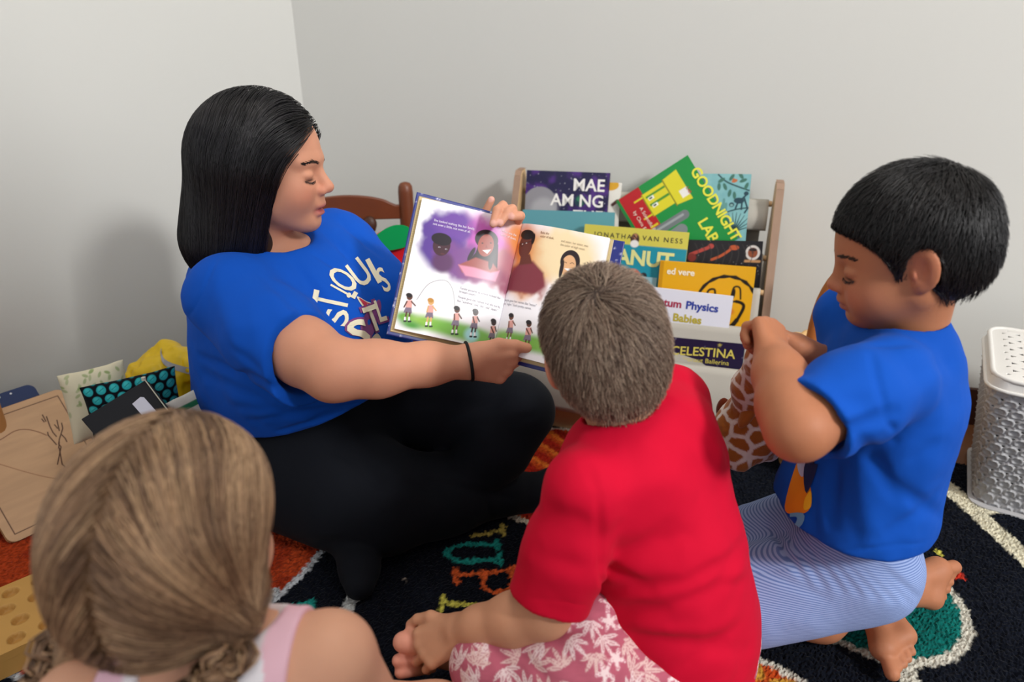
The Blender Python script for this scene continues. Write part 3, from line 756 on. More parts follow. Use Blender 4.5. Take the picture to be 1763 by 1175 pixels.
    C = np.tile(lin('#b25c6e'), (len(V), 1)); C = C*(1+.25*(fbm(V*np.array([60, 60, 260]))-.5))[:, None]
    g = np.random.default_rng(4); vis = np.where((V[:, 1] < .9))[0]; ctrs = []
    for _ in range(3000):
        i = g.choice(vis)
        if all(np.linalg.norm(V[i]-V[j]) > .0205 for j in ctrs): ctrs.append(i)
    for kx, i in enumerate(ctrs):
        n = Nn[i]; a = g.uniform(0, 6.28); x = nz(np.cross(n, nz(g.normal(0, 1, 3)))); y = np.cross(n, x)
        near = np.where(np.linalg.norm(V-V[i], axis=1) < .034)[0]; d = V[near]-V[i]; u, w = d@x, d@y; r = np.hypot(u, w); th = np.arctan2(w, u)
        if kx % 3 == 0:   # five-petalled flower
            R_ = .0150*(.72+.28*np.cos(5*th)); s = sstep(R_, R_-.0016, r); edge = np.abs(r-R_*.80) < .0010; ray = (np.abs(np.sin(5*th)) < .16) & (r > .003) & (r < R_*.7)
            C[near] = mixc(C[near], lin('#ecd6d6'), s*.95); C[near] = mixc(C[near], lin('#c06a80'), (edge | ray)*.8)
        else:             # pinnate leaf made of narrow blades
            for b in np.linspace(-1.15, 1.15, 5):
                ca, sa = math.cos(b), math.sin(b); uu, ww = u*ca+w*sa, -u*sa+w*ca; ln = .030*(1-.25*abs(b)); tt = np.clip(uu/ln, 0, 1); wd = .0034*np.sin(np.pi*tt)**.7
                s = sstep(wd, wd-.0012, np.abs(ww))*((uu > 0) & (uu < ln)); C[near] = mixc(C[near], lin('#dcbdb8' if kx % 2 else '#e6d0d0'), s*.95)
                C[near] = mixc(C[near], lin('#b25c6e'), (np.abs(ww) < .0005)*((uu > .003) & (uu < ln*.85))*.7)
    mk('shorts', V, [Q], clothmat('floral_cotton', '#ffffff', 1200, .2, True), root, C)
    # hair: short, spreading from the crown
    hf = Sdf(); hf.add(EL((-.014, 0, .036), (.113, .091, .100)), .03); hf.add(EL((-.045, 0, -.02), (.072, .070, .075)), .04)
    hf.sub(EL((.115, 0, -.060), (.105, .3, .085)), .02); hf.sub(RC((.01, -.12, -.045), (.01, .12, -.045), .026, .026), .012); hf.sub(EL((-.006, .102, -.012), (.036, .040, .040)), .006); hf.sub(EL((-.002, -.100, -.008), (.028, .036, .038)), .006); hf.cut(HS((-.03, 0, -.088), (.30, 0, -1)), .012)
    W_ = hf.xf(hR, ht, hs)
    hf2 = Sdf(); hf2.merge(hf); hf2.disp(lambda p: np.float32(.005)); V, Q = polygonize(hf2.xf(hR, ht, hs), .003); Cc = np.tile(lin('#3a2c26'), (len(V), 1))
    g = np.random.default_rng(21); q = sphere_dirs(20000, g)*v3(.113, .092, .1)+v3(-.014, 0, .034); q = hf.project(q.astype(np.float32), 0, 3)
    q = q[(q[:, 2] > -.082)]; whorl = v3(-.080, .012, .108)
    def flow(p):
        ql = ((p-ht)@hR)/hs; v = ql-whorl; r = np.linalg.norm(v, axis=1, keepdims=True); v = v/np.maximum(r, .01); sw = np.cross(np.tile(v3(-.5, 0, .86), (len(v), 1)), v)
        v = v+sw*.45*np.exp(-(r/.05)**2)+v3(0, 0, -.35); return v@hR.T
    ln = np.clip((.085+q[:, 2]*1.0)/.085, .35, 1.0)*g.uniform(.75, 1.15, len(q))
    cf = strandcol(['#85705f', '#978271', '#70594b', '#a8937f', '#604c40'], .18, .75)
    sv, sq, sc_ = strands(W_, (q*hs)@hR.T+ht, flow, 6, .0056, .00052, g, (-.0055, -.001), lift=.0062, jit=.26, colf=cf, lens=ln)
    V, Q, C = join_parts([(V, Q, Cc), (sv, sq, sc_)]); mk('hair', V, [Q], hairmat('brown_hair', .5, .35), root, C)
    return root

# ================================================================ boy in the blue shirt
def build_blue_boy():
    Fd = nz((-.97, .20, 0)); X = frame(Fd)
    root = thing('person', (.56, .86, 0), 'boy with short black hair in blue T-shirt and striped shorts, kneeling with a giraffe toy', 'person')
    hR = frame((-.93, .25, -.28)); ht = P(1556, 435, .905); hs = .885
    SL, SR = P(1530, 652, .875), v3(.525, .985, .510)
    EL_ = P(1374, 738, .815); WL = P(1333, 618, .915)
    ER = P(1470, 668, 1.06); WR = P(1368, 598, 1.00)
    pel = v3(.550, .885, .165)
    nb = v3(.548, .872, .520); nkl = ((nb+v3(0, 0, -.02))-ht)@hR/hs; B = Sdf(); B.merge(head_sdf(True, neck_to=nkl).xf(hR, ht, hs))
    cst = v3(.535, .875, .42); B.add(RC(nb, cst, .042, .060), .02).add(RC(cst, pel, .065, .08), .03)
    B.add(RC(SL, cst, .034, .05), .02).add(RC(SR, cst, .034, .05), .02)
    B.chain([SL, SL*.5+EL_*.5, EL_], [.040, .038, .036], .015)
    B.chain([EL_, EL_*.7+WL*.3, EL_*.25+WL*.75, WL], [.0375, .0385, .032, .0265], .018)
    B.chain([SR, ER, ER*.5+WR*.5, WR], [.038, .034, .030, .022], .015)
    # fists closed round the toy's neck
    d = nz(P(1322, 566, .945)-WL); bk = nz(v3(.35, -.90, .15)); bk = nz(bk-d*np.dot(bk, d)); tt = nz(np.cross(bk, d)); tt = tt if tt[0] > 0 else -tt
    hand(B, WL, d, bk, tt, .66, ((1.15, 1.3, .7), (1.2, 1.3, .7), (1.2, 1.3, .7), (1.2, 1.3, .7)), ((.65, .70, -.35), (.6, -.1, -.8), (.3, -.5, -.8)), fat=1.28)
    d2 = nz(P(1335, 580, 1.00)-WR); bk2 = nz(v3(0, .5, .86)); bk2 = nz(bk2-d2*np.dot(bk2, d2)); t2 = nz(np.cross(bk2, d2)); t2 = t2 if t2[2] > 0 else -t2
    hand(B, WR, d2, bk2, t2, .60, ((1.1, 1.2, .6),)*4, ((.7, .7, -.2), (.8, .1, -.5), (.6, -.3, -.7)), fat=1.2)
    # kneeling legs, soles up behind
    hl, hr_ = pel+v3(0, -.05, -.01), pel+v3(0, .05, -.01)
    kl, kr = v3(.385, .850, .065), v3(.425, .97, .07)
    B.chain([hl, kl, v3(.50, .84, .05), F(1498, 1012, .066)], [.068, .050, .040, .028], .02)
    B.chain([hr_, kr, v3(.50, .93, .05), F(1530, 1014, .085)], [.072, .052, .045, .028], .02)
    fh = F(1500, 1012, .066); foot(B, fh, F(1524, 1078, .046)-fh, -nz(v3(.0, -.45, .89)), v3(-1, -.15, 0), .72)
    fh = F(1532, 1016, .085); foot(B, fh, F(1622, 1000, .062)-fh, -nz(v3(.12, -.80, .58)), nz(v3(.10, .45, .85)), .78)
    fc = face_cols(hR, ht, hs, True, lip='#9a5750')
    def cols(V, C):
        C = fc(V, C); C = C*(1+.10*(fbm(V*45)-.5))[:, None]
        return C
    skin_mesh('body', B, .0023, skinmat('blue_boy_skin'), root, cols, '#ad7151')
    brow('eyebrow', B, hR, ht, hs, hairmat('boy_brow'), root, z0=.017, dark='#2a1c15')
    # shirt
    H = Sdf()
    H.add(EL(v3(.535, .875, .425), (.085, .130, .12), X), .03)
    H.add(EL(v3(.530, .875, .30), (.090, .125, .17), X), .05)
    H.add(EL(v3(.520, .872, .215), (.105, .132, .12), X), .05)
    H.add(RC(v3(.560, .875, .43), v3(.550, .87, .20), .080, .085), .05)
    H.add(RC(nb+v3(.004, 0, -.03), v3(.54, .875, .45), .055, .085), .04)
    H.add(RC(nb+v3(0, 0, -.022), SL, .050, .052), .035).add(RC(nb+v3(0, 0, -.022), SR, .050, .052), .035)
    ad = nz(EL_-SL); cu = SL*.14+EL_*.86
    sl = Sdf(); sl.chain([SL, SL*.6+EL_*.4, cu+ad*.03], [.053, .057, .056], .03); sl.cut(HS(cu, nz(ad+v3(-.12, -.05, -.15))), .004)
    f = FN(sl); f.lo, f.hi = sl.bounds(); H.add(f, .012)
    adR = nz(ER-SR); cr = SR*.35+ER*.65; sr = Sdf(); sr.add(RC(SR, cr+adR*.03, .050, .052)); sr.cut(HS(cr, adR), .004); f = FN(sr); f.lo, f.hi = sr.bounds(); H.add(f, .012)
    nk = nz(v3(-.30, 0, 1)); H.add(RC(nb-nk*.03, nb+nk*.012, .060, .054), .03); pass
    a_, b_, c_ = P(1330, 930, .98), P(1480, 978, .93), P(1610, 925, 1.0)
    hn = nz(np.cross(b_-a_, c_-a_)); hn = hn if hn[2] < 0 else -hn
    Hs = Sdf(); Hs.merge(H)
    H.disp(folds([((1500, 610), (1540, 760), .005, .006), ((1440, 750), (1540, 712), .009, .011), ((1478, 748), (1545, 860), .010, .009), ((1545, 840), (1640, 905), .010, .007), ((1440, 770), (1430, 905), .012, .009), ((1475, 790), (1500, 930), .014, -.006), ((1600, 870), (1520, 930), .012, .005), ((1500, 596), (1570, 590), .007, .004),
                  ((1400, 955), (1590, 935), .003, .002), ((1440, 690), (1500, 690), .012, .004), ((1560, 640), (1640, 620), .012, .004), ((1620, 760), (1560, 800), .012, .004), ((1400, 850), (1400, 940), .010, .005)], Hs))
    H.disp(cloth_noise(36, .0032))
    H.disp(cloth_noise(15, .008))
    H.sub(RC(cu-ad*.008, cu+ad*.06, .0435, .046), .003); H.sub(RC(cr-adR*.01, cr+adR*.06, .043, .045), .003)
    H.sub(RC(nb+nk*.004, nb+nk*.08, .046, .062), .003)
    H.cut(HS(a_, hn), .006)
    shirt = skin_mesh('shirt', H, .0028, clothmat('boy_blue_jersey', '#0a4cae'), root, base='#0a4cae')
    # abstract colour print on the front
    pcs = [('#d9861e', [(1352, 872), (1372, 800), (1384, 800), (1398, 850), (1392, 880), (1366, 886)]), ('#aebdd6', [(1374, 800), (1384, 772), (1404, 766), (1396, 800), (1382, 822)]),
           ('#16294f', [(1386, 806), (1404, 772), (1410, 800), (1390, 850)]), ('#5f9fc0', [(1340, 890), (1384, 884), (1378, 908), (1346, 906)]), ('#e0b024', [(1388, 858), (1398, 846), (1398, 872), (1386, 878)])]
    eye = v3(0, 0, CAM_H)
    for kx, (hx, pts) in enumerate(pcs):
        pts = np.array(smooth_path([np.array(p, float) for p in pts], 4, True)); c = pts.mean(0); n = len(pts); V2 = np.vstack([c, c*.5+pts*.5, pts]); A = np.array([P(x, y, .60) for x, y in V2]); dr = nz_rows(A-eye); t = np.zeros(len(A))
        for _ in range(80): t += np.clip(H(A+t[:, None]*dr), -.02, .05)*.7
        q = A+t[:, None]*dr; ok = np.abs(H(q)) < .007; q = q+H.grad(q)*(.0010+.0004*kx)
        Tn = np.array([[0, 1+i, 1+(i+1) % n] for i in range(n)]+[[1+i, 1+n+i, 1+n+(i+1) % n] for i in range(n)]+[[1+i, 1+n+(i+1) % n, 1+(i+1) % n] for i in range(n)]); Tn = Tn[ok[Tn].all(1)]
        if len(Tn): mk('print', q, [Tn], inkmat(hx), shirt)
    # shorts
    T = Sdf()
    T.add(EL(pel+v3(.0, 0, -.01), (.092, .122, .095), X), .03)
    T.chain([pel+v3(.0, -.050, -.02), kl+v3(-.01, .0, .012)], [.080, .074], .03); T.add(RC(pel+v3(.015, -.058, -.060), kl+v3(.0, -.012, .005), .054, .058), .03)
    T.chain([pel+v3(.0, .055, -.02), pel*.1+kr*.9+v3(0, .0, .012)], [.085, .072], .03)
    T.cut(HS(P(1470, 1056, 1.06), nz(v3(.42, -.10, -1))), .012)
    Ts = Sdf(); Ts.merge(T); T.disp(folds([((1325+i*26, 905+i*9), (1390+i*30, 1005+i*6), .006, .006) for i in range(8)]+[((1300, 985), (1375, 975), .003, .003), ((1300, 975), (1420, 1030), .008, .004)], Ts)); T.disp(cloth_noise(20, .005))
    def stripes(nt, b, tc, src):
        N, K = nt.nodes, nt.links; w = N.new('ShaderNodeTexWave'); w.inputs['Scale'].default_value = 105; w.inputs['Distortion'].default_value = .15; w.bands_direction = 'Z'
        K.new(tc.outputs['Object'], w.inputs['Vector']); r = N.new('ShaderNodeValToRGB'); r.color_ramp.elements[0].color = L4('#667db4'); r.color_ramp.elements[1].color = L4('#9dafd9'); r.color_ramp.elements[0].position = .25; r.color_ramp.elements[1].position = .6
        K.new(w.outputs['Color'], r.inputs[0]); K.new(r.outputs[0], b.inputs['Base Color'])
    skin_mesh('shorts', T, .0028, mat('striped_cotton', '#7f93c0', .85, .15, nodes=stripes, bump=(900, .2, .0006)), root, base='#7f93c0')
    # hair
    hf = Sdf(); hf.add(EL((-.0165, 0, .034), (.1095, .091, .101)), .03); hf.add(EL((-.046, 0, -.02), (.068, .074, .070)), .04)
    hf.sub(EL((.118, 0, -.026), (.095, .3, .090)), .004); hf.sub(RC((.012, -.12, -.068), (.012, .12, -.068), .042, .042), .010); hf.sub(EL((-.006, .100, -.004), (.024, .034, .034)), .006); hf.sub(EL((-.006, -.100, -.004), (.024, .034, .034)), .006); hf.cut(HS((-.05, 0, -.082), (.35, 0, -1)), .010)
    W_ = hf.xf(hR, ht, hs)
    hf2 = Sdf(); hf2.merge(hf); hf2.disp(lambda p: np.float32(.005)); V, Q = polygonize(hf2.xf(hR, ht, hs), .003); Cc = np.tile(lin('#0d0b0c'), (len(V), 1))
    g = np.random.default_rng(31); q = sphere_dirs(11000, g)*v3(.117, .092, .1)+v3(-.022, 0, .034); q = hf.project(q.astype(np.float32), 0, 3)
    q = q[(q[:, 2] > -.078)]; whorl = v3(-.085, -.01, .105)
    def flow(p):
        ql = ((p-ht)@hR)/hs; v = ql-whorl; r = np.linalg.norm(v, axis=1, keepdims=True); v = v/np.maximum(r, .01); sw = np.cross(np.tile(v3(-.5, 0, .86), (len(v), 1)), v)
        v = v+sw*.35*np.exp(-(r/.05)**2)+v3(0, 0, -.45); return v@hR.T
    ln = np.clip((.085+q[:, 2])/.085, .35, 1.0)*g.uniform(.75, 1.15, len(q))
    sv, sq, sc_ = strands(W_, (q*hs)@hR.T+ht, flow, 6, .0058, .00075, g, (-.005, -.001), lift=.0050, jit=.18, colf=strandcol(['#0e0c0d', '#161314', '#0a090a', '#1c1818'], .2), lens=ln)
    V, Q, C = join_parts([(V, Q, Cc), (sv, sq, sc_)]); mk('hair', V, [Q], hairmat('dark_hair', .42, .5), root, C)
    return root
def nz_rows(a): return a/np.linalg.norm(a, axis=1, keepdims=True)

# ================================================================ girl with braids
def build_girl():
    root = thing('person', (-.27, .40, 0), 'small girl with blond-brown braids and pastel strap top, seen from behind', 'person')
    hR = frame((.04, .99, -.10), roll=.04); ht = P(310, 930, .630); hs = .93
    SL, SR = v3(-.370, .415, .372), v3(-.172, .470, .369)
    B = Sdf(); B.merge(head_sdf(True).xf(hR, ht, hs))
    nb = ht+hR@v3(-.045, 0, -.150)*hs
    ch = v3(-.268, .455, .30)
    B.add(RC(nb, ch, .047, .085), .03).add(RC(ch, v3(-.27, .45, .09), .09, .10), .03)
    B.add(EL(v3(-.268, .45, .31), (.07, .11, .11), frame((0, 1, 0))), .03)
    B.add(RC(SL, nb, .040, .042), .04).add(RC(SR, nb, .040, .042), .04)
    B.chain([SL, v3(-.41, .46, .22), v3(-.35, .58, .13)], [.041, .034, .026], .015)
    B.chain([SR, v3(-.135, .50, .215), v3(-.18, .62, .13)], [.042, .034, .026], .015)
    for s in (-1, 1): B.chain([v3(-.27+s*.06, .44, .09), v3(-.27+s*.17, .62, .08), v3(-.27-s*.02, .68, .05)], [.07, .05, .035], .02)
    def cols(V, C):
        q = ((V-ht)@hR)/hs; e = sstep(.076, .086, np.abs(q[:, 1]))*sstep(.05, .03, np.abs(q[:, 2]))*sstep(.06, .03, np.abs(q[:, 0])); C = mixc(C, lin('#e0937f'), e*.6)
        return C*(1+.08*(fbm(V*45)-.5))[:, None]
    skin_mesh('body', B, .0026, skinmat('girl_skin'), root, cols, '#d7a184')
    # strap top
    H = Sdf(); H.merge(B); H.ops = [o for o in H.ops]
    H.disp(lambda p: np.float32(-.0050))
    def seg2(x, z):
        ax, az, bx, bz = -.228, .405, -.318, .352; dx, dz = bx-ax, bz-az; t = np.clip(((x-ax)*dx+(z-az)*dz)/(dx*dx+dz*dz), 0, 1); return np.hypot(x-ax-t*dx, z-az-t*dz)-.014
    box = Sdf(); box.add(EL(v3(-.27, .42, .30), (.5, .5, .5)), .01)
    def band(p):
        # bodice below the shoulder blades plus two broad straps
        z, x = p[:, 2], p[:, 0]; low = z-.315
        strap = np.minimum(np.abs(x+.212)-.017, np.abs(x+.330)-.017); strap = np.maximum(strap, np.maximum(z-.46, .28-z)); col = seg2(x, z)
        return np.minimum(np.minimum(low, strap), col)
    H.cut(FN(band), .003); H.cut(HS((0, 0, .10), (0, 0, -1)), .004)
    arms = Sdf(); arms.add(RC(SL+v3(-.022, 0, .01), v3(-.42, .5, .15), .050, .06), .01).add(RC(SR+v3(.026, 0, .01), v3(-.11, .55, .15), .050, .06), .01); H.sub(FN(arms), .004); H.sub(EL(ht+v3(0, 0, .01), (.125, .12, .115)), .004)
    def tcol(V, C):
        x, z = V[:, 0], V[:, 2]; C = mixc(C, lin('#efe6ea'), sstep(.012, .008, np.abs(np.abs(x+.271)-.043)))
        C = mixc(C, lin('#ece8ee'), (seg2(x, z) < .002)*1.0); st = np.floor((x+.5)/.011).astype(int) % 4; pal = np.array([lin('#e9b9c8'), lin('#ecc6d2'), lin('#efe3a0'), lin('#cfc3dc')]); w = (z < .318)
        C = np.where(w[:, None], pal[st], C); return C
    Vb = (B.bounds())
    skin_mesh('top', H, .0026, clothmat('pastel_cotton', '#e8b6c6', 900, .25, True), root, tcol, '#e9bccb', bounds=(v3(-.42, .28, .1), v3(-.1, .6, .47)))
    # white collar band across the back
    # hair
    hf = Sdf(); hf.add(EL((-.018, 0, .032), (.118, .096, .104)), .03); hf.add(EL((-.050, .004, -.022), (.066, .076, .068)), .04)
    bs = {1: v3(-.060, .078, -.098), -1: v3(-.056, -.080, -.042)}
    for s in (-1, 1): hf.add(RC((-.02, s*.070, -.03), bs[s], .030, .020), .03)
    hf.sub(EL((.120, 0, -.060), (.105, .3, .095)), .015); hf.sub(EL((.012, -.088, -.024), (.020, .022, .030)), .01)
    hf.disp(folds([((-.10, 0, .02), (-.085, .0, -.09), .005, .004)]))
    W_ = hf.xf(hR, ht, hs)
    hf2 = Sdf(); hf2.merge(hf); hf2.disp(lambda p: np.float32(.004)); V, Q = polygonize(hf2.xf(hR, ht, hs), .0035); Cc = np.tile(lin('#6e5138'), (len(V), 1))
    g = np.random.default_rng(41); q = sphere_dirs(17000, g)*v3(.118, .096, .104)+v3(-.018, 0, .032); q = hf.project(q.astype(np.float32), 0, 3); q = q[q[:, 2] > -.09]
    def flow(p):
        ql = ((p-ht)@hR)/hs; s = np.where(ql[:, 1] > 0, 1, -1)[:, None]; tgt = np.where(s > 0, bs[1], bs[-1])
        v = tgt-ql; r = np.linalg.norm(v, axis=1, keepdims=True); v = v/np.maximum(r, .004); up = sstep(.03, .12, ql[:, 2])[:, None]
        v = v*(1-.65*up)+up*np.concatenate([-.75+0*s, s*.45, 0*s], 1); return v@hR.T
    eo = EL((.004, -.088, -.012), (.034, .034, .040)); q = q[eo(q) > 0]; clump = fbm(q*np.array([26, 26, 12])+3)
    ln = np.clip(np.linalg.norm(q-np.where(q[:, 1:2] > 0, bs[1], bs[-1]), axis=1)/.19, .15, 1)
    pal = [lin(c) for c in ('#6a4f3b', '#86684f', '#a38163', '#c09d79')]
    def cf(A, rng):
        n, m = A.shape[:2]; i = np.clip(((clump-.28)/.44*4+rng.normal(0, 1.0, n)).astype(int), 0, 3); return np.repeat((np.array(pal)[i]*np.exp(rng.normal(0, .12, (n, 1))))[:, None], m, 1)
    sv, sq, sc_ = strands(W_, (q*hs)@hR.T+ht, flow, 16, .0125, .00055, g, (-.003, .0015), jit=.05, colf=cf, lens=ln)
    per = 17*3; pl = ((sv-ht)@hR)/hs; bad = (eo(pl.astype(np.float32)).reshape(len(q), -1) < -.004).any(1); kv = np.repeat(~bad, per); idx = np.cumsum(kv)-1; sq = idx[sq[kv[sq[:, 0]]]]; sv, sc_ = sv[kv], sc_[kv]
    V, Q, C = join_parts([(V, Q, Cc), (sv, sq, sc_)]); hm = hairmat('blond_hair', .42, .4); hair = mk('hair', V, [Q], hm, root, C)
    # braids: three strands woven down each side
    for s, path in ((-1, [bs[-1], (-.080, -.070, -.072), (-.102, -.052, -.104), (-.116, -.034, -.140), (-.122, -.022, -.190), (-.120, -.016, -.25)]), (1, [bs[1], (-.070, .098, -.135), (-.078, .108, -.180), (-.078, .112, -.235)])):
        pw = np.array([hR@(np.asarray(p)*hs)+ht for p in smooth_path(path, 10)]); bd = B(pw); pw = pw+B.grad(pw)*np.maximum(.015-bd, 0)[:, None]; bd = W_(pw); pw = list(pw+W_.grad(pw)*np.clip(.010-bd, 0, .03)[:, None]*sstep(0, .12, np.linspace(0, 1, len(pw)))[:, None]); n = len(pw); parts = []; Vb, Qb, Cb = [], [], []
        L = np.concatenate([[0], np.cumsum([np.linalg.norm(pw[i+1]-pw[i]) for i in range(n-1)])])
        for k in range(3):
            for h in range(70):
                gg = np.random.default_rng(100*k+h+(7 if s > 0 else 0)); o1, o2 = gg.normal(0, .0042), gg.normal(0, .0032); pts = []
                for i in range(n):
                    t = nz(pw[min(i+1, n-1)]-pw[max(i-1, 0)]); xx = nz(np.cross(t, hR[:, 0])); yy = np.cross(xx, t); ph = L[i]/.048*2*math.pi+k*2*math.pi/3
                    w = 1-.25*L[i]/L[-1]; pts.append(pw[i]+xx*((.0105*math.sin(ph))*w+o1)+yy*((.0062*math.sin(2*ph))*w+o2))
                A = np.array(pts)[None]; c = pal[int(np.clip(gg.normal(1.6, .9), 0, 3))]
                T = np.gradient(A, axis=1); T /= np.linalg.norm(T, axis=2, keepdims=True); S_ = np.cross(T, nz(v3(.3, .8, .2))); S_ /= np.linalg.norm(S_, axis=2, keepdims=True); G_ = np.cross(S_, T); r = .0013
                Vv = np.stack([A+S_*r, A-S_*r*.5+G_*r, A-S_*r*.5-G_*r], 2).reshape(-1, 3); base = np.arange(n-1)[:, None]*3; Qq = np.concatenate([np.concatenate([base+a, base+b, base+3+b, base+3+a], 1) for a, b in ((0, 1), (1, 2), (2, 0))])
                parts.append((Vv, Qq, np.tile(c*math.exp(gg.normal(0, .12)), (len(Vv), 1))))
        V, Q, C = join_parts(parts); mk('braid', V, [Q], hm, hair, C)
    return root

# ================================================================ the adult standing beside the camera (shades the wall behind the toys)
def build_photographer():
    root = thing('person', (.81, -.26, 0), 'adult beside the camera, seen only as the soft wall shadow above the toys', 'person')
    hR = frame((-.66, .74, -.25)); ht = v3(.77, -.242, 1.71); hs = .95; Rt = v3(.645, .764, 0); Lf = -Rt
    B = Sdf(); B.merge(head_sdf().xf(hR, ht, hs)); ch = v3(.79, -.255, 1.42); pl = v3(.81, -.265, .95)
    arms = ((Lf, ch+Lf*.30+v3(-.1, .05, .10), ht+v3(-.13, .05, -.04)), (Rt, v3(.885, -.100, 1.64), ht+v3(-.09, .12, -.02)))
    B.add(RC(ht+v3(0, 0, -.12), ch, .05, .09), .03); B.add(RC(ch, pl, .11, .12), .04)
    for d, el, wr in arms:
        sh = ch+d*.15+v3(0, 0, .12); B.chain([sh, el, wr], [.055, .045, .03], .03); B.add(RC(ch+v3(0, 0, .08), sh, .08, .055), .04); hand(B, wr, nz(v3(-.02, .02, .06)), -d, v3(-.5, .6, .1), .85, ((.6, .8, .5),)*4, ((.8, .6, -.2), (.9, .2, -.3), (1, 0, -.3)))
    skin_mesh('body', B, .006, skinmat('adult_skin'), root, None, '#b98a6c')
    T = Sdf(); T.add(EL(pl, (.17, .18, .15)), .04)
    for s_ in (-1, 1): T.chain([pl+Rt*.09*s_, pl+Rt*.10*s_+v3(0, 0, -.45), pl+Rt*.11*s_+v3(0, 0, -.90)], [.11, .075, .055], .04); T.add(RC(pl+Rt*.11*s_+v3(0, 0, -.91), pl+Rt*.12*s_+v3(-.10, .11, -.915), .04, .035), .02)
    skin_mesh('trousers', T, .008, clothmat('grey_trousers', '#3a3f4a'), root, base='#3a3f4a')
    S = Sdf(); S.add(RC(ch+v3(0, 0, .04), pl+v3(0, 0, .02), .15, .165), .04)
    for d, el, wr in arms: sh = ch+d*.15+v3(0, 0, .12); S.chain([ch+v3(0, 0, .05), sh, sh*.35+el*.65], [.12, .085, .075], .05)
    skin_mesh('shirt', S, .006, clothmat('grey_shirt', '#6a6e74'), root, base='#6a6e74')
    h = Sdf(); h.add(EL((-.018, 0, .034), (.108, .088, .098)), .03); h.sub(EL((.115, 0, -.05), (.10, .3, .10)), .02); V, Q = polygonize(h.xf(hR, ht, hs), .005); mk('hair', V, [Q], hairmat('adult_hair'), root, np.tile(lin('#2a201a'), (len(V), 1)))
    return root
# ================================================================ the room
WD = nz(v3(1.28, -.37, 0)); CORNER = v3(-.60, 2.07, 0); LD = nz(v3(-.583, -.812, 0))
def build_room():
    paint = mat('wall_paint', '#cacac5', .75, .25, noise=(3, .015), bump=(260, .10, .0006))
    woodm = mat('floor_wood', '#6b4226', .5, .4, noise=(5, .2))
    dark = mat('dark_wood_trim', '#3a1d12', .45, .4, noise=(9, .15))
    up = v3(0, 0, 1)
    def wallbox(name, a, b, nrm, h, th, m, z0=-.006, fwd=0.0):
        c = (a+b)/2-nrm*(th/2-fwd)+up*(z0+h/2); x = nz(b-a); R = np.stack([x, -nrm if np.dot(np.cross(up, x), nrm) < 0 else nrm, up], 1)
        o = MB().box(c, (np.linalg.norm(b-a), th, h), R).build(name, m); return tag(o, kind='structure')
    nb = nz(np.cross(WD, up)); nb = nb if nb[1] < 0 else -nb
    nl = nz(np.cross(LD, up)); nl = nl if nl[0] > 0 else -nl
    e = CORNER+WD*3.4; l = CORNER+LD*3.6
    wallbox('wall_back', CORNER-WD*.1, e, nb, 3.52, .1, paint); wallbox('wall_left', CORNER-LD*.1, l, nl, 3.52, .1, paint)
    wallbox('baseboard_back', CORNER, e, nb, .10, .014, dark, fwd=.014); wallbox('baseboard_left', CORNER, l, nl, .125, .014, dark, fwd=.014)
    tag(MB().box((.3, .5, -.036), (7, 6, .06)).build('floor', woodm), kind='structure')
    tag(MB().box((.3, .5, 3.56), (7, 6, .1)).build('ceiling', mat('ceiling_paint', '#e8e6e0', .9, .1)), kind='structure')

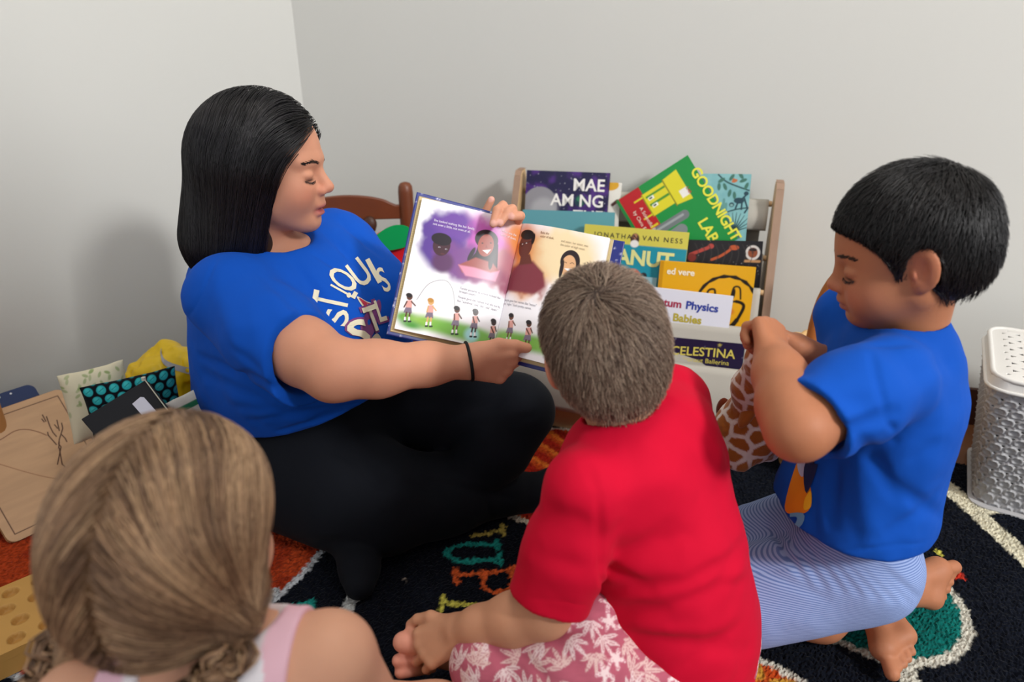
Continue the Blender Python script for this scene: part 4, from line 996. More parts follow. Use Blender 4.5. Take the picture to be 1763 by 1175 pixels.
def fitc(pts):
    A = np.array([[2*p[0], 2*p[1], 1] for p in pts]); b = np.array([p[0]**2+p[1]**2 for p in pts]); s = np.linalg.lstsq(A, b, rcond=None)[0]
    return s[0], s[1], math.sqrt(s[2]+s[0]**2+s[1]**2)
def build_rug():
    x0, x1, y0, y1, st = -1.55, 1.45, .22, 1.74, .0033
    nx, ny = int((x1-x0)/st), int((y1-y0)/st)
    c = Canvas(x1-x0, y1-y0, nx, '#0d1018'); Xw, Yw = c.X+x0, c.Y+y0
    pt = np.stack([Xw.ravel(), Yw.ravel(), 0*Xw.ravel()], 1); n1 = vnoise(pt*190).reshape(Xw.shape)-.5; n2 = vnoise(pt*190+50).reshape(Xw.shape)-.5
    c.X = Xw+n1*.009; c.Y = Yw+n2*.009; c.px = .0022
    nz2 = fbm(pt*14).reshape(Xw.shape); c.C = c.C*(.8+.5*nz2)[..., None]
    f2 = lambda x, y: F(x, y, .006)[:2]
    def path(pts, r, col): c.line([f2(*p) for p in pts], r, col)
    # planets and lines of the solar system
    cx, cy, r = fitc([f2(1384, 1052), f2(1450, 1108), f2(1545, 1137), f2(1665, 1095), f2(1655, 1040)])
    c.ell(cx, cy, r+.008, r+.008, '#b9b5a8'); c.ell(cx, cy, r-.008, r-.008, '#0c5a54'); sw = fbm(pt*40+9).reshape(Xw.shape); c.put(np.hypot(c.X-cx, c.Y-cy)-r+.009, lin('#117068'), a=.5*sstep(.45, .7, sw))
    path([(1556, 1140), (1585, 1240)], .014, '#b9b5a8')
    path([(1618, 825), (1800, 990)], .0205, '#c3bda6'); path([(1680, 880), (1763, 860)], .02, '#c3bda6')
    cx, cy, r = fitc([f2(1288, 1130), f2(1340, 1150), f2(1392, 1182)]+[f2(1200, 1120)])
    c.ell(cx, cy, r+.006, r+.006, '#b9b5a8'); c.ell(cx, cy, r-.006, r-.006, '#b98a34'); fl = fbm(pt*22+31).reshape(Xw.shape); c.put(np.hypot(c.X-cx, c.Y-cy)-r+.006, lin('#b2431a'), a=sstep(.5, .56, fl))
    cx, cy, r = fitc([f2(905, 742), f2(965, 737), f2(1020, 746), f2(900, 897), f2(925, 900)])
    c.ell(cx, cy, r+.008, r+.008, '#b9ad9a'); c.ell(cx, cy, r-.006, r-.006, '#a8401a')
    a = .9; sc = (c.X-cx)*math.cos(a)+(c.Y-cy)*math.sin(a)+.02*np.sin((c.X-cx)*20); c.put(np.hypot(c.X-cx, c.Y-cy)-r+.007, lin('#8c1a12'), a=sstep(-.2, .3, np.sin(sc*95))*.9)
    c.put(np.hypot(c.X-cx, c.Y-cy)-r+.007, lin('#c46a26'), a=sstep(.55, .95, np.sin(sc*95+2.4))*.8)
    cx, cy = f2(270, 905); r = np.hypot(*(f2(522, 985)-np.array([cx, cy])))
    c.ell(cx, cy, r+.007, r+.007, '#a9adb2'); c.ell(cx, cy, r-.006, r-.006, '#a03c1c'); c.put(np.hypot(c.X-cx, c.Y-cy)-r+.006, lin('#7c2412'), a=sstep(.45, .6, fl)*.7)
    path([(470, 1020), (440, 1052)], .011, '#9fa3a6'); path([(640, 955), (575, 1096)], .0125, '#b4b8b8')
    cx, cy = f2(152, 1165); c.ell(cx, cy, .062, .062, '#b9b9b2'); c.ell(cx, cy, .050, .050, '#2f7068'); path([(175, 1185), (240, 1230)], .02, '#b9b9b2')
    # lettering that names the planets, strokes laid on the floor
    T, O, Y_ = '#1c8078', '#c0552a', '#b3ad4c'
    w = .0052
    path([(440, 1057), (534, 1038)], w, T); path([(448, 1058), (518, 1078)], w, T); path([(538, 1030), (534, 1052)], w, T); path([(524, 1066), (516, 1086)], w, T)
    path([(787, 990), (882, 981)], w, O); path([(785, 981), (786, 1003)], w, O); path([(884, 974), (884, 990)], w, O)
    path(smooth_path([np.array(p) for p in [(881, 984), (884, 1003), (872, 1016), (850, 1019), (834, 1010), (832, 988)]], 5), w, O)
    path(smooth_path([np.array(p) for p in [(857, 938), (820, 937), (788, 940), (768, 951), (785, 964), (820, 965), (860, 962)]], 5), w, T); path([(856, 932), (858, 945)], w, T); path([(860, 954), (862, 970)], w, T)
    path([(765, 1037), (868, 1046)], w, Y_); path([(763, 1027), (759, 1049)], w, Y_); path([(872, 1036), (866, 1056)], w, Y_)
    path([(812, 923), (866, 912)], w*.8, '#a8964a'); path([(866, 904), (867, 920)], w, '#a8964a')
    path([(1630, 984), (1640, 992), (1655, 992)], .007, '#b03020'); path([(1612, 948), (1622, 956)], .004, '#b3ad4c')
    for i, (p, q) in enumerate([((697, 996), (700, 1003)), ((598, 990), (597, 1025)), ((628, 992), (618, 984))]): path([p, q], .0012, '#b6a79a')
    rng = np.random.default_rng(2); c.C = c.C*rng.uniform(.62, 1.38, Xw.shape)[..., None]
    Z = .0035+.0045*(rng.random(Xw.shape)-.3)+.004*(nz2-.5)
    i = (np.arange(c.ny-1)[:, None]*c.nx+np.arange(c.nx-1)[None]); Q = np.stack([i, i+1, i+1+c.nx, i+c.nx], -1)
    keep = (Yw[:-1, :-1] < 1.335-.289*(Xw[:-1, :-1]-1.07)); keep &= ((Xw[:-1, :-1]-CORNER[0])*.8123-(Yw[:-1, :-1]-CORNER[1])*.5832) > .03; Q = Q[keep]
    o = mk('rug', np.stack([Xw, Yw, Z], -1).reshape(-1, 3), [Q], mat('rug_pile', '#ffffff', 1.0, .05, attr=True, sheen=.05), None, c.C.reshape(-1, 3), smooth=False)
    tag(o, 'black children\'s rug with coloured planets, white lines and letters', 'rug')

# ---------------------------------------------------------------- flat printed board with lettering
def plate(canvas, O, X, Y, th, name, m, parent, warp=None, edge=None):
    """a board whose front carries the canvas; O bottom left front, X right, Y up, th backwards"""
    X, Y = nz(X), nz(Y); N = np.cross(X, Y); w, h = canvas.w, canvas.h
    V, Q, C = canvas.mesh(lambda x, y: [O[k]+X[k]*x+Y[k]*y for k in range(3)])
    b = MB().box((0, 0, 0), (1, 1, 1)); e = .0006
    c = [O+X*a+Y*b_-N*d for d in (e, th) for a, b_ in ((0, 0), (w, 0), (w, h), (0, h))]
    Fq = np.array([[0, 1, 2, 3], [7, 6, 5, 4], [0, 4, 5, 1], [1, 5, 6, 2], [2, 6, 7, 3], [3, 7, 4, 0]])
    ec = lin(edge) if edge else canvas.C[0, 0]
    return mk(name, np.vstack([V, np.array(c)]), [np.vstack([Q, Fq+len(V)])], m, parent, np.vstack([C, np.tile(ec, (8, 1))]), smooth=False)
def letter(s, size, O, X, Y, col, parent, bold=0.0, shear=0.0, spacing=1.0, align='LEFT', off=.0008, rot=0.0, name='lettering', bend=None):
    X, Y = nz(X), nz(Y); N = np.cross(X, Y); V, T = text_mesh(s, size, bold, shear, spacing, align, 1 if bend else 0)
    if bend: V = np.stack([V[:, 0], V[:, 1]+bend*V[:, 0]**2], 1)
    if rot: ca, sa = math.cos(rot), math.sin(rot); V = V@np.array([[ca, sa], [-sa, ca]])
    return mk(name, O+np.outer(V[:, 0], X)+np.outer(V[:, 1], Y)+N*off, [T], inkmat(col), parent, smooth=False)

# ================================================================ bookcase with canvas slings
XS = nz(v3(.961, -.276, 0)); YS = nz(v3(-.276, -.961, 0)); SB = v3(.634, 1.66, 0); SW = .62
def S_at(px, py, d, zt=None, lean=0.0):
    """point on the shelf plane at depth d (leaning forward below height zt) seen at a photo position"""
    r = P(px, py, 1.0)-v3(0, 0, CAM_H); o = v3(0, 0, CAM_H)-SB
    # (o+t r).YS = d + lean*(zt - z)
    zt = zt or 0; t = (d+lean*(zt-CAM_H)-np.dot(o, YS))/(np.dot(r, YS)+lean*r[2]); return v3(0, 0, CAM_H)+r*t
def build_shelf():
    root = thing('bookcase', SB-XS*SW/2, 'pine children\'s bookcase with canvas slings full of picture books against the wall', 'bookcase')
    pine = mat('pine', '#c9a578', .5, .3, noise=(12, .08)); ply = mat('plywood_edge', '#9a7f6c', .6, .2, noise=(40, .12)); canv = clothmat('canvas', '#b1aca2', 700, .4)
    prof = smooth_profile = [(0, .004), (0, .585), (.008, .6), (.040, .6), (.052, .588), (.30, .03), (.30, .004)]
    for s in (0, 1):
        O = SB-XS*(SW*(1-s))-XS*(.0 if s else .018)
        o = MB().prism(prof, O, YS, v3(0, 0, 1), .018 if np.dot(np.cross(YS, v3(0, 0, 1)), XS) > 0 else -.018).build('side_panel', pine, root, bevel=.002)
        # the banded edge facing the room
        mb = MB(); fe = [(.0, .601), (.040, .601), (.053, .589), (.301, .03), (.301, .004)]
        for a, b in zip(fe[:-1], fe[1:]):
            A = O+YS*a[0]+v3(0, 0, a[1]); Bq = O+YS*b[0]+v3(0, 0, b[1]); t = XS*.0176+XS*.0002; n = nz(np.cross(XS, Bq-A)); n = n if np.dot(n, YS+v3(0, 0, 1)) > 0 else -n
            mb.add([A+n*.001+XS*.0002, Bq+n*.001+XS*.0002, Bq+n*.001+t, A+n*.001+t], [[0, 1, 2, 3]])
        mb.build('edge_band', ply, o)
        if s:
            for d, z in ((.035, .55), (.065, .43), (.10, .33)):
                MB().tube([O+XS*.0176+YS*d+v3(0, 0, z), O+XS*.0192+YS*d+v3(0, 0, z)], .004, 10).build('screw_cap', mat('cap', '#5a4a3c', .6), o)
    tiers = [(.018, 347, .06), (.085, 440, .11), (.150, 499, .12), (.235, 568, .16), (.297, 642, .13)]
    for k, (d, py, h) in enumerate(tiers):
        z = S_at(1250, py, d)[2]
        a = SB-XS*(SW-.002)+YS*d+v3(0, 0, z); b = SB-XS*.002+YS*d+v3(0, 0, z)
        MB().tube([a, b], .007, 12).build('rod', pine, root, True, angle=60)
        nx, ny = 60, 14; V = []
        for j in range(ny):
            t = j/(ny-1)
            for i in range(nx):
                u = i/(nx-1); sag = .004*math.sin(u*9+k)+.006*math.sin(math.pi*u)*t
                ang = -1.7+min(t*5, 1)*3.27; r = .0088
                if t < .2: p = (math.sin(ang)*r, math.cos(ang)*r)
                else: q = (t-.2)/.8; p = (r+.25*h*q+.010*math.sin(math.pi*q)+sag*q, -h*q)
                V.append(a+(b-a)*(.012+.976*u)+YS*p[0]+v3(0, 0, 1)*p[1])
        i = (np.arange(ny-1)[:, None]*nx+np.arange(nx-1)[None]).ravel(); Q = np.stack([i, i+1, i+1+nx, i+nx], 1)
        o = mk('sling', np.array(V), [Q], canv, root); sm = o.modifiers.new('s', 'SOLIDIFY'); sm.thickness = .0016
    # canvas back and floor rail
    o = MB().box(SB-XS*SW/2+YS*.012+v3(0, 0, .29), (SW-.040, .002, .52), np.stack([XS, YS, v3(0, 0, 1)], 1)).build('sling', canv, root)
    MB().box(SB-XS*SW/2+YS*.28+v3(0, 0, .035), (SW, .016, .06), np.stack([XS, YS, v3(0, 0, 1)], 1)).build('rail', pine, root, bevel=.002)
    return root

BOOKPAPER = []
def book(name, tl, tr, d, h, th, base, label, art=None, text=(), n=150, lean=.22, gloss=.3, group='picture books in the canvas bookcase', spine=None, paper='#e9e5da'):
    """a hardback standing in the slings: tl/tr where its top corners show, d depth in the shelf, h height"""
    zt = S_at(*tl, d)[2]; A = S_at(*tl, d, zt, lean); Bq = S_at(*tr, d, zt, lean); X = nz(Bq-A); w = np.linalg.norm(Bq-A)
    Np = nz(YS+v3(0, 0, lean)); Y = nz(np.cross(Np, X)); X = nz(np.cross(Y, Np)); O = A-Y*h
    root = thing(name, O+X*w/2, label, 'book', group)
    c = Canvas(w, h, n, base)
    if art: art(c, w, h)
    m = mat('cover_'+label.split()[0]+str(len(MATS)+len(bpy.data.materials)), '#ffffff', gloss, .5, attr=True)
    cov = plate(c, O, X, Y, .0025, 'front_cover', m, root, edge=base)
    MB().box(O+X*(w/2-.001)+Y*h/2-Np*(.0025+th/2), (w-.007, h-.008, th), np.stack([X, Y, Np], 1)).build('pages', inkmat(paper), root)
    MB().box(O+X*w/2+Y*h/2-Np*(.0025+th+.00125), (w, h, .0025), np.stack([X, Y, Np], 1)).build('back_cover', inkmat(spine or base), root)
    MB().box(O+X*.0012+Y*h/2-Np*(.0025+th/2), (.0024, h, th), np.stack([X, Y, Np], 1)).build('spine', inkmat(spine or base), root)
    for t in text:
        s, fx, fy, size, col = t[:5]; kw = t[5] if len(t) > 5 else {}
        letter(s, size, O+X*(fx*w)+Y*(h-fy), X, Y, col, cov, **kw)
    return root
def build_books():
    # back row
    def mae(c, w, h):
        f = fbm(np.stack([c.X.ravel()*45, c.Y.ravel()*45, 0*c.X.ravel()], 1)).reshape(c.X.shape); c.C = lin('#1a1440')+(lin('#4a2478')-lin('#1a1440'))*sstep(.35, .7, f)[..., None]
        c.dots(150, .0003, .0011, '#e8e6f4', 3); c.ell(.035*w/.19, h-.085, .045, .045, '#8d8b90'); c.ell(.045*w/.19, h-.098, .034, .030, '#a9a7aa', soft=.01); c.ell(w*.672, h-.071, .0150, .0150, '#123a44'); c.ell(w*.66, h-.067, .007, .006, '#2f7a58', soft=.002); c.ell(w*.685, h-.078, .004, .005, '#2f7a58', soft=.002)
    book('book', (907, 293), (1050, 298), .045, .20, .008, '#1c1545', 'purple starry picture book with a moon and white MAE lettering', mae,
         [('MAE', .955, .046, .042, '#efece6', dict(align='RIGHT', bold=.0008)), ('AM', .60, .085, .042, '#efece6', dict(align='RIGHT', bold=.0008)), ('NG', .955, .085, .042, '#efece6', dict(align='RIGHT', bold=.0008)), ('THE', .955, .124, .042, '#efece6', dict(align='RIGHT', bold=.0008))])
    def wy(c, w, h): c.ell(w*.62, h-.006, .022, .014, '#d9a325'); c.line([(w*.75, h-.055), (w*.9, h-.045)], .004, '#5a2a22')
    book('book', (1020, 313), (1070, 315), .037, .19, .006, '#e6e2d8', 'white picture book with a yellow spot, mostly behind the purple starry one', wy, n=60)
    def mon(c, w, h):
        f = fbm(np.stack([c.X.ravel()*60, c.Y.ravel()*60, 0*c.X.ravel()], 1)).reshape(c.X.shape); c.C = lin('#6fa7ac')+(lin('#8cc0c0')-lin('#6fa7ac'))*f[..., None]
        c.line(smooth_path([(w*.35, h-.002), (w*.55, h-.02), (w*.98, h-.038)]), .0018, '#274a4c'); c.line(smooth_path([(w*.45, h-.095), (w*.75, h-.083), (w, h-.078)]), .0016, '#274a4c')
        for x, y, a in [(.42, .015, .6), (.5, .03, 2), (.62, .008, 1), (.85, .015, .4), (.92, .028, 1.2), (.38, .03, 1.6), (.8, .004, 2.2), (.6, .045, 1.4), (.7, .05, 1.7)]: c.ell(w*x, h-y, .009, .004, '#3f6f60', a)
        c.ell(w*.8, h-.062, .012, .007, '#1f3f4a'); c.ell(w*.93, h-.045, .0055, .005, '#1f3f4a'); c.ell(w*.66, h-.072, .006, .0055, '#1f3f4a'); c.ell(w*.66, h-.073, .0035, .003, '#7fa8a4')
        for pp in ([(.84, .06), (.96, .045)], [(.78, .066), (.74, .082)], [(.86, .066), (.86, .082)], [(.9, .056), (.98, .08), (.93, .09)]): c.line([(w*a, h-b) for a, b in pp], .002, '#1f3f4a')
        c.ell(w*.68, h-.016, .007, .004, '#b8683c', .3); c.ell(w*.66, h-.013, .003, .003, '#b8683c')
        for k in range(11): a = .3+k*.24; c.line([(w*.75, h-.135), (w*.75+.04*math.cos(a), h-.135+.045*math.sin(a))], [.0018, .0006], '#16363c')
        for x, y in ((.5, .06), (.55, .07), (.47, .075)): c.line([(w*x, h-y), (w*x, h-y-.02)], .003, '#5f958f')
    book('book', (1207, 299), (1294, 300), .040, .17, .008, '#6fa7ac', 'pale teal picture book with a dark monkey hanging among branches', mon, n=110)
    # tilted green book
    tl, tr = (1060, 347), (1184, 267)
    def lab(c, w, h):
        # red corner at the lower spine, yellow bench, grey tubes
        c.rect(0, 0, w*.32, h, '#b3121a'); c.rect(0, 0, .008, h, '#0c7c36'); c.rect(0, 0, w*.32, .008, '#b3121a')
        yb = h-.045
        c.rect(w*.20, h-.105, w*.30, h-.100, '#d9c820')
        for x0, x1 in ((.30, .62),): c.rect(w*x0, h-.082, w*x1, h-.022, '#d9cf22'); c.rect(w*(x0+.03), h-.058, w*(x1-.03), h-.052, '#3f8a2a'); c.rect(w*(x0+.03), h-.036, w*(x1-.03), h-.031, '#3f8a2a')
        c.poly([(w*.60, h-.088), (w*.80, h-.095), (w*.80, h-.014), (w*.60, h-.018)], '#d9cf22'); c.line([(w*.6, h-.09), (w*.6, h-.018)], .0015, '#7f7a12'); c.line([(w*.30, h-.082), (w*.30, h-.022)], .0015, '#8a8412')
        c.rect(w*.70, h-.082, w*.80, h-.062, '#e8e6df'); c.rect(w*.18, h-.030, w*.30, h-.026, '#d9cf22'); c.rect(w*.18, h-.078, w*.30, h-.074, '#d9cf22')
        for y in (.040, .060): c.rect(w*.35, h-y-.004, w*.42, h-y+.004, '#f2f2ea'); c.rect(w*.36, h-y-.002, w*.40, h-y+.002, '#20301c')
        c.line([(w*.22, h-.118), (w*.62, h-.118)], .011, '#6f7678'); c.line([(w*.25, h-.116), (w*.6, h-.116)], .003, '#9aa0a2'); c.line([(w*.22, h-.150), (w*.5, h-.146)], .014, '#7d8486')
    zt = S_at(*tr, .055)[2]; A = S_at(*tl, .055, zt, .22); Bq = S_at(*tr, .055, zt, .22); X = nz(Bq-A); w = np.linalg.norm(Bq-A)
    book('book', tl, tr, .060, .235, .009, '#0f8a3a', 'green and red picture book tilted on its corner, yellow lettering', lab,
         [('GOODNIGHT', .93, .035, .034, '#e4e04a', dict(rot=-math.pi/2, bold=.0008, spacing=.92)), ('LAB', .70, .150, .036, '#e4e04a', dict(rot=-math.pi/2, bold=.0008)), ('A Scientific Parody', .20, .046, .0125, '#e6dccb', dict(rot=-math.pi/2)), ('by Chris Ferrie', .11, .046, .0125, '#e6dccb', dict(rot=-math.pi/2)), ('LAB', .79, .064, .010, '#c03030', dict(rot=-math.pi/2))], spine='#0f8a3a', n=170)
    # second row
    book('book', (900, 361), (1058, 366), .105, .18, .007, '#5b9aa3', 'plain teal hardback below the purple starry book', None, n=40)
    def pea(c, w, h):
        c.rect(0, 0, w, h-.040, '#1f8ca0'); c.ell(w*.5, h-.026, .0105, .014, '#4a2b20'); c.ell(w*.5, h-.020, .006, .007, '#b07a5a'); c.ell(w*.5, h-.037, .010, .009, '#e6e2e0')
        c.ell(w*.52, h-.125, .022, .028, '#b8705c'); c.ell(w*.62, h-.112, .008, .008, '#2a2024'); c.poly([(w*.3, h-.16), (w*.62, h-.11), (w*.62, h-.17)], '#3c8c8c'); c.ell(w*.3, h-.10, .007, .007, '#b05a5a')
    book('book', (1007, 386), (1187, 401), .135, .195, .008, '#cfc552', 'yellow and teal picture book with cream letters, behind the boy in red', pea,
         [('JONATHAN', .10, .027, .0165, '#2b2c34', dict(spacing=1.35)), ('VAN NESS', .57, .027, .0165, '#2b2c34', dict(spacing=1.35)), ('PEANUT', .885, .087, .050, '#d9d890', dict(align='RIGHT', bold=.0016, spacing=.98))])
    def ast(c, w, h):
        c.dots(60, .0003, .0009, '#c8c4c0', 8)
        c.line(smooth_path([(w*.08, h-.035), (w*.3, h-.018)]), .004, '#b0443a'); c.ell(w*.34, h-.014, .007, .006, '#b0443a'); c.ell(w*.10, h-.042, .010, .010, '#7a2a24')
        c.line(smooth_path([(w*.36, h-.046), (w*.48, h-.036), (w*.6, h-.020)]), .003, '#b8542c'); c.ell(w*.64, h-.016, .011, .006, '#b8542c')
        c.ell(w*.88, h-.027, .0165, .0175, '#cfcac4'); c.ell(w*.88, h-.027, .011, .012, '#8a4a2c'); c.ell(w*.88, h-.020, .009, .004, '#2a1c18'); c.ell(w*.873, h-.027, .0012, .0012, '#16100e'); c.ell(w*.888, h-.027, .0012, .0012, '#16100e'); c.line([(w*.79, h-.047), (w*.97, h-.047)], .003, '#b98a5c')
        for x in np.linspace(.15, .85, 9): c.line(smooth_path([(w*x, h-.055), (w*(x+.03), h-.03), (w*(x-.02), h-.008)]), .0008, '#3a3634')
    book('book', (1180, 413), (1314, 416), .105, .20, .008, '#1c1a1c', 'black picture book with a small space helmet and red shapes', ast)
    # third row: yellow with brush-drawn face
    def yel(c, w, h):
        k = '#17130f'; c.rect(0, 0, .009, h, '#c58c0c'); th = np.linspace(math.pi*.97, .25, 16); cx, cy, r = w*.74, h-.093, .068
        c.line([(cx+r*math.cos(t), cy+r*math.sin(t)) for t in th], [.0035+.0012*math.sin(3*i) for i in range(16)], k)
        c.line(smooth_path([(w*.52, h-.085), (w*.54, h-.062), (w*.60, h-.058), (w*.615, h-.072)]), .0024, k); c.ell(w*.535, h-.078, .004, .010, k, .1)
        c.line(smooth_path([(w*.78, h-.076), (w*.80, h-.050), (w*.86, h-.050), (w*.88, h-.075)]), .0020, k); c.ell(w*.80, h-.065, .0045, .013, k, -.1)
        c.line(smooth_path([(w*.72, h-.088), (w*.84, h-.082), (w*.92, h-.090), (w*.89, h-.115), (w*.84, h-.135), (w*.78, h-.150)]), [.0022]*8+[.0036]*20+[.005]*13, k); c.ell(w*.79, h-.107, .008, .007, '#d07a2a', soft=.004)
    book('book', (1137, 449), (1302, 461), .170, .19, .010, '#dfa514', 'yellow picture book with a black brush-drawn round face', yel, [('ed vere', .08, .030, .021, '#f0e6cf', dict(bold=.0006))], n=180)
    book('book', (1040, 470), (1131, 479), .165, .15, .006, '#8fb4bd', 'pale blue picture book behind the seated boy in red, below the yellow and teal one', None, n=40)
    # fourth row
    book('book', (1070, 489), (1263, 511), .225, .17, .007, '#dfdfea', 'white board book with red, blue and yellow title words', None,
         [('Quantum', .565, .040, .0255, '#a8284a', dict(align='RIGHT', bold=.0007)), ('Physics', .60, .040, .0255, '#2c3f9c', dict(bold=.0007)), ('for', .44, .072, .0255, '#5a5a6a', dict(bold=.0006, align='RIGHT')), ('Babies', .50, .072, .0255, '#b9a83a', dict(bold=.0008))], n=60)
    # fifth row
    def cel(c, w, h): c.dots(20, .0004, .0009, '#c8c0d8', 5); c.line([(w*.45, h-.047), (w*.62, h-.052)], .0008, '#9a94a8'); c.poly([(w*.80+.0045*math.sin(k*math.pi/5)*(1 if k % 2 == 0 else .4), h-.008+.0045*math.cos(k*math.pi/5)*(1 if k % 2 == 0 else .4)) for k in range(10)], '#cdbd5a')
    book('book', (1075, 573), (1283, 593), .262, .115, .007, '#1f1638', 'dark purple book in the lowest sling with yellow title letters', cel,
         [('CELESTINA', .93, .036, .029, '#cfc05a', dict(align='RIGHT', bold=.0004, bend=-.25)), ('Astronaut Ballerina', .89, .053, .0155, '#cfc05a', dict(align='RIGHT'))], n=120)

# ================================================================ the open book
def build_open_book():
    TL, BL, ST, SBm, TR, BR = P(727, 341, 1.10), P(679, 566, 1.065), P(899, 386, 1.145), P(849, 605, 1.11), P(1050, 410, 1.075), P(1003, 644, 1.04)
    root = thing('picture_book', (TL+BR)/2, 'large open picture book with painted people and children on grass, held by the woman', 'book')
    sx, sy = 1521/440., 1175/340.
    def conv(side):
        def f(zx, zy):
            q = np.array([640+zx/sx, 300+zy/sy]); a, b, c = (np.array(p, float) for p in ([(679, 566), (849, 605), (727, 341)] if side == 0 else [(849, 605), (1003, 644), (899, 386)]))
            return np.linalg.solve(np.stack([b-a, c-a], 1), q-a)
        return f
    def surf(side, ex=0.0, lift=0.0):
        (a, b, c, d) = (BL, SBm, TL, ST) if side == 0 else (SBm, BR, ST, TR)
        n = nz(np.cross(b-a, c-a))
        def f(u, v):
            u = (u-.5*(side == 0)*1.0)*1+.5*(side == 0) if not ex else u
            t = u if side == 1 else 1-u   # 0 at the spine
            bulge = .010*np.sin(np.pi*np.clip(t, 0, 1)**.6)*(1 if not ex else .0)+lift
            return [a[k]*(1-u)*(1-v)+b[k]*u*(1-v)+c[k]*(1-u)*v+d[k]*u*v+n[k]*bulge for k in range(3)]
        return f
    pm = mat('book_page', '#ffffff', .35, .45, attr=True)
    fig = []
    for side in (0, 1):
        A = conv(side); n = 230
        c = Canvas(1, 1.27, n, '#f2f0f5'); H_ = 1.27
        def Pt(zx, zy): u, v = A(zx, zy); return u, v*H_
        k = 1/ (175*sx)   # page units per zoom pixel
        def E(zx, zy, rx, ry, col, rot=0, soft=None, a=1.0): u, v = Pt(zx, zy); c.ell(u, v, rx*k, ry*k, col, rot, soft, a)
        def Lp(pts, r, col): c.line([Pt(*p) for p in pts], r*k, col)
        def Pg(pts, col, soft=None): c.poly([Pt(*p) for p in pts], col, soft)
        nzv = fbm(np.stack([c.X.ravel()*9, c.Y.ravel()*9, 0*c.X.ravel()], 1)).reshape(c.X.shape); bx, by = c.X.copy(), c.Y.copy(); c.X = bx+(nzv-.5)*.16; c.Y = by+(nzv-.5)*-.14
        S_ = .05
        if side == 0:
            E(840, 430, 110, 190, '#e08a4c', 0, S_*1.6); E(640, 420, 140, 170, '#c05fb4', 0, S_*1.8); E(750, 560, 130, 130, '#b0707c', 0, S_*1.5); E(740, 640, 70, 60, '#9a5a70', 0, S_)
            E(400, 400, 125, 170, '#5a3c92', .2, S_); E(480, 300, 120, 80, '#6c459c', 0, S_); E(520, 520, 140, 110, '#7a4a8c', 0, S_); E(620, 600, 110, 60, '#8a4a78', 0, S_)
        else:
            E(960, 560, 150, 210, '#dfa066', 0, S_*1.6); E(900, 420, 70, 120, '#d9772f', 0, S_*1.6); E(1180, 520, 200, 160, '#efd8ae', 0, S_*2); E(900, 640, 110, 90, '#a0483c', 0, S_); E(990, 690, 70, 60, '#93465a', 0, S_)
        c.X, c.Y = bx, by
        if side == 0:
            # dark-haired child, and a woman with long dark hair and a pink dress
            E(410, 530, 62, 60, '#5c3660', 0, .03); E(405, 430, 50, 60, '#43242f'); E(405, 392, 58, 36, '#1e1420'); E(392, 440, 6, 3.5, '#c8c0cc'); E(430, 452, 6, 3.5, '#c8c0cc'); E(393, 441, 2.5, 3, '#201418'); E(431, 453, 2.5, 3, '#201418'); E(410, 480, 12, 4, '#5c2c34')
            Pg([(640, 350), (600, 470), (560, 520), (690, 560), (730, 580), (735, 420), (700, 345)], '#241a22'); E(665, 390, 70, 58, '#241a22')
            Pg([(500, 545), (600, 500), (700, 530), (745, 580), (700, 620), (520, 590)], '#9a4d48', .01); Pg([(500, 545), (590, 560), (690, 590), (745, 575), (720, 640), (540, 610)], '#d68ba6', .012)
            E(660, 425, 47, 66, '#9c4c40'); E(690, 520, 14, 50, '#241a22', .1); E(575, 480, 12, 45, '#241a22', -.3); Pg([(640, 455), (690, 450), (668, 476)], '#f4f0f0'); E(640, 412, 6, 4, '#2a1616'); E(690, 410, 6, 4, '#2a1616'); Pg([(662, 420), (672, 440), (656, 440)], '#8a3c34')
            kids = [(222, 735, 1), (343, 765, 2), (493, 812, 3), (603, 828, 4), (717, 885, 5)]; Lp(smooth_path([np.array(p) for p in [(262, 752), (330, 660), (420, 638), (465, 690), (480, 795)]], 6), 1.3, '#5c5a60')
            E(200, 855, 60, 30, '#5da03c', 0, .03); E(330, 890, 130, 40, '#8fbf4a', 0, .04); E(480, 930, 160, 46, '#6fae3c', 0, .04); E(620, 970, 130, 44, '#7fbc5c', 0, .04); E(580, 960, 42, 40, '#a8dce0', 0, .03); E(230, 900, 60, 22, '#4f983c', 0, .03)
        else:
            Pg([(790, 700), (830, 600), (900, 540), (980, 545), (1045, 620), (1050, 700), (990, 740), (880, 720)], '#7e3440', .02); E(800, 690, 20, 30, '#7e3440'); E(930, 440, 50, 78, '#653026'); Pg([(900, 500), (960, 500), (975, 560), (890, 560)], '#653026', .01); E(940, 378, 52, 30, '#1d1618'); E(980, 410, 12, 34, '#1d1618')
            Lp([(885, 428), (985, 424)], 1.6, '#20181a'); Lp(smooth_path([np.array(p) for p in [(890, 430), (905, 445), (922, 432)]], 4), 1.3, '#20181a'); E(935, 430, 5, 3, '#e8e0e0'); E(908, 432, 4, 3, '#e8e0e0')
            E(1200, 560, 62, 66, '#2a2024'); E(1190, 585, 46, 62, '#dfae82'); E(1240, 620, 14, 50, '#2a2024'); E(1150, 600, 12, 55, '#2a2024'); Lp(smooth_path([np.array(p) for p in [(1158, 566), (1170, 562), (1180, 568)]], 4), 1.6, '#4a2c24'); Lp(smooth_path([np.array(p) for p in [(1200, 572), (1213, 568), (1222, 576)]], 4), 1.6, '#4a2c24'); Pg([(1165, 598), (1208, 602), (1186, 616)], '#f6f2f0')
            kids = [(847, 865, 3), (958, 912, 5), (1080, 930, 2)]
            E(820, 985, 110, 40, '#8cc25c', 0, .04); E(960, 1020, 160, 46, '#6fae3c', 0, .04); E(1100, 1050, 130, 46, '#86bb52', 0, .04)
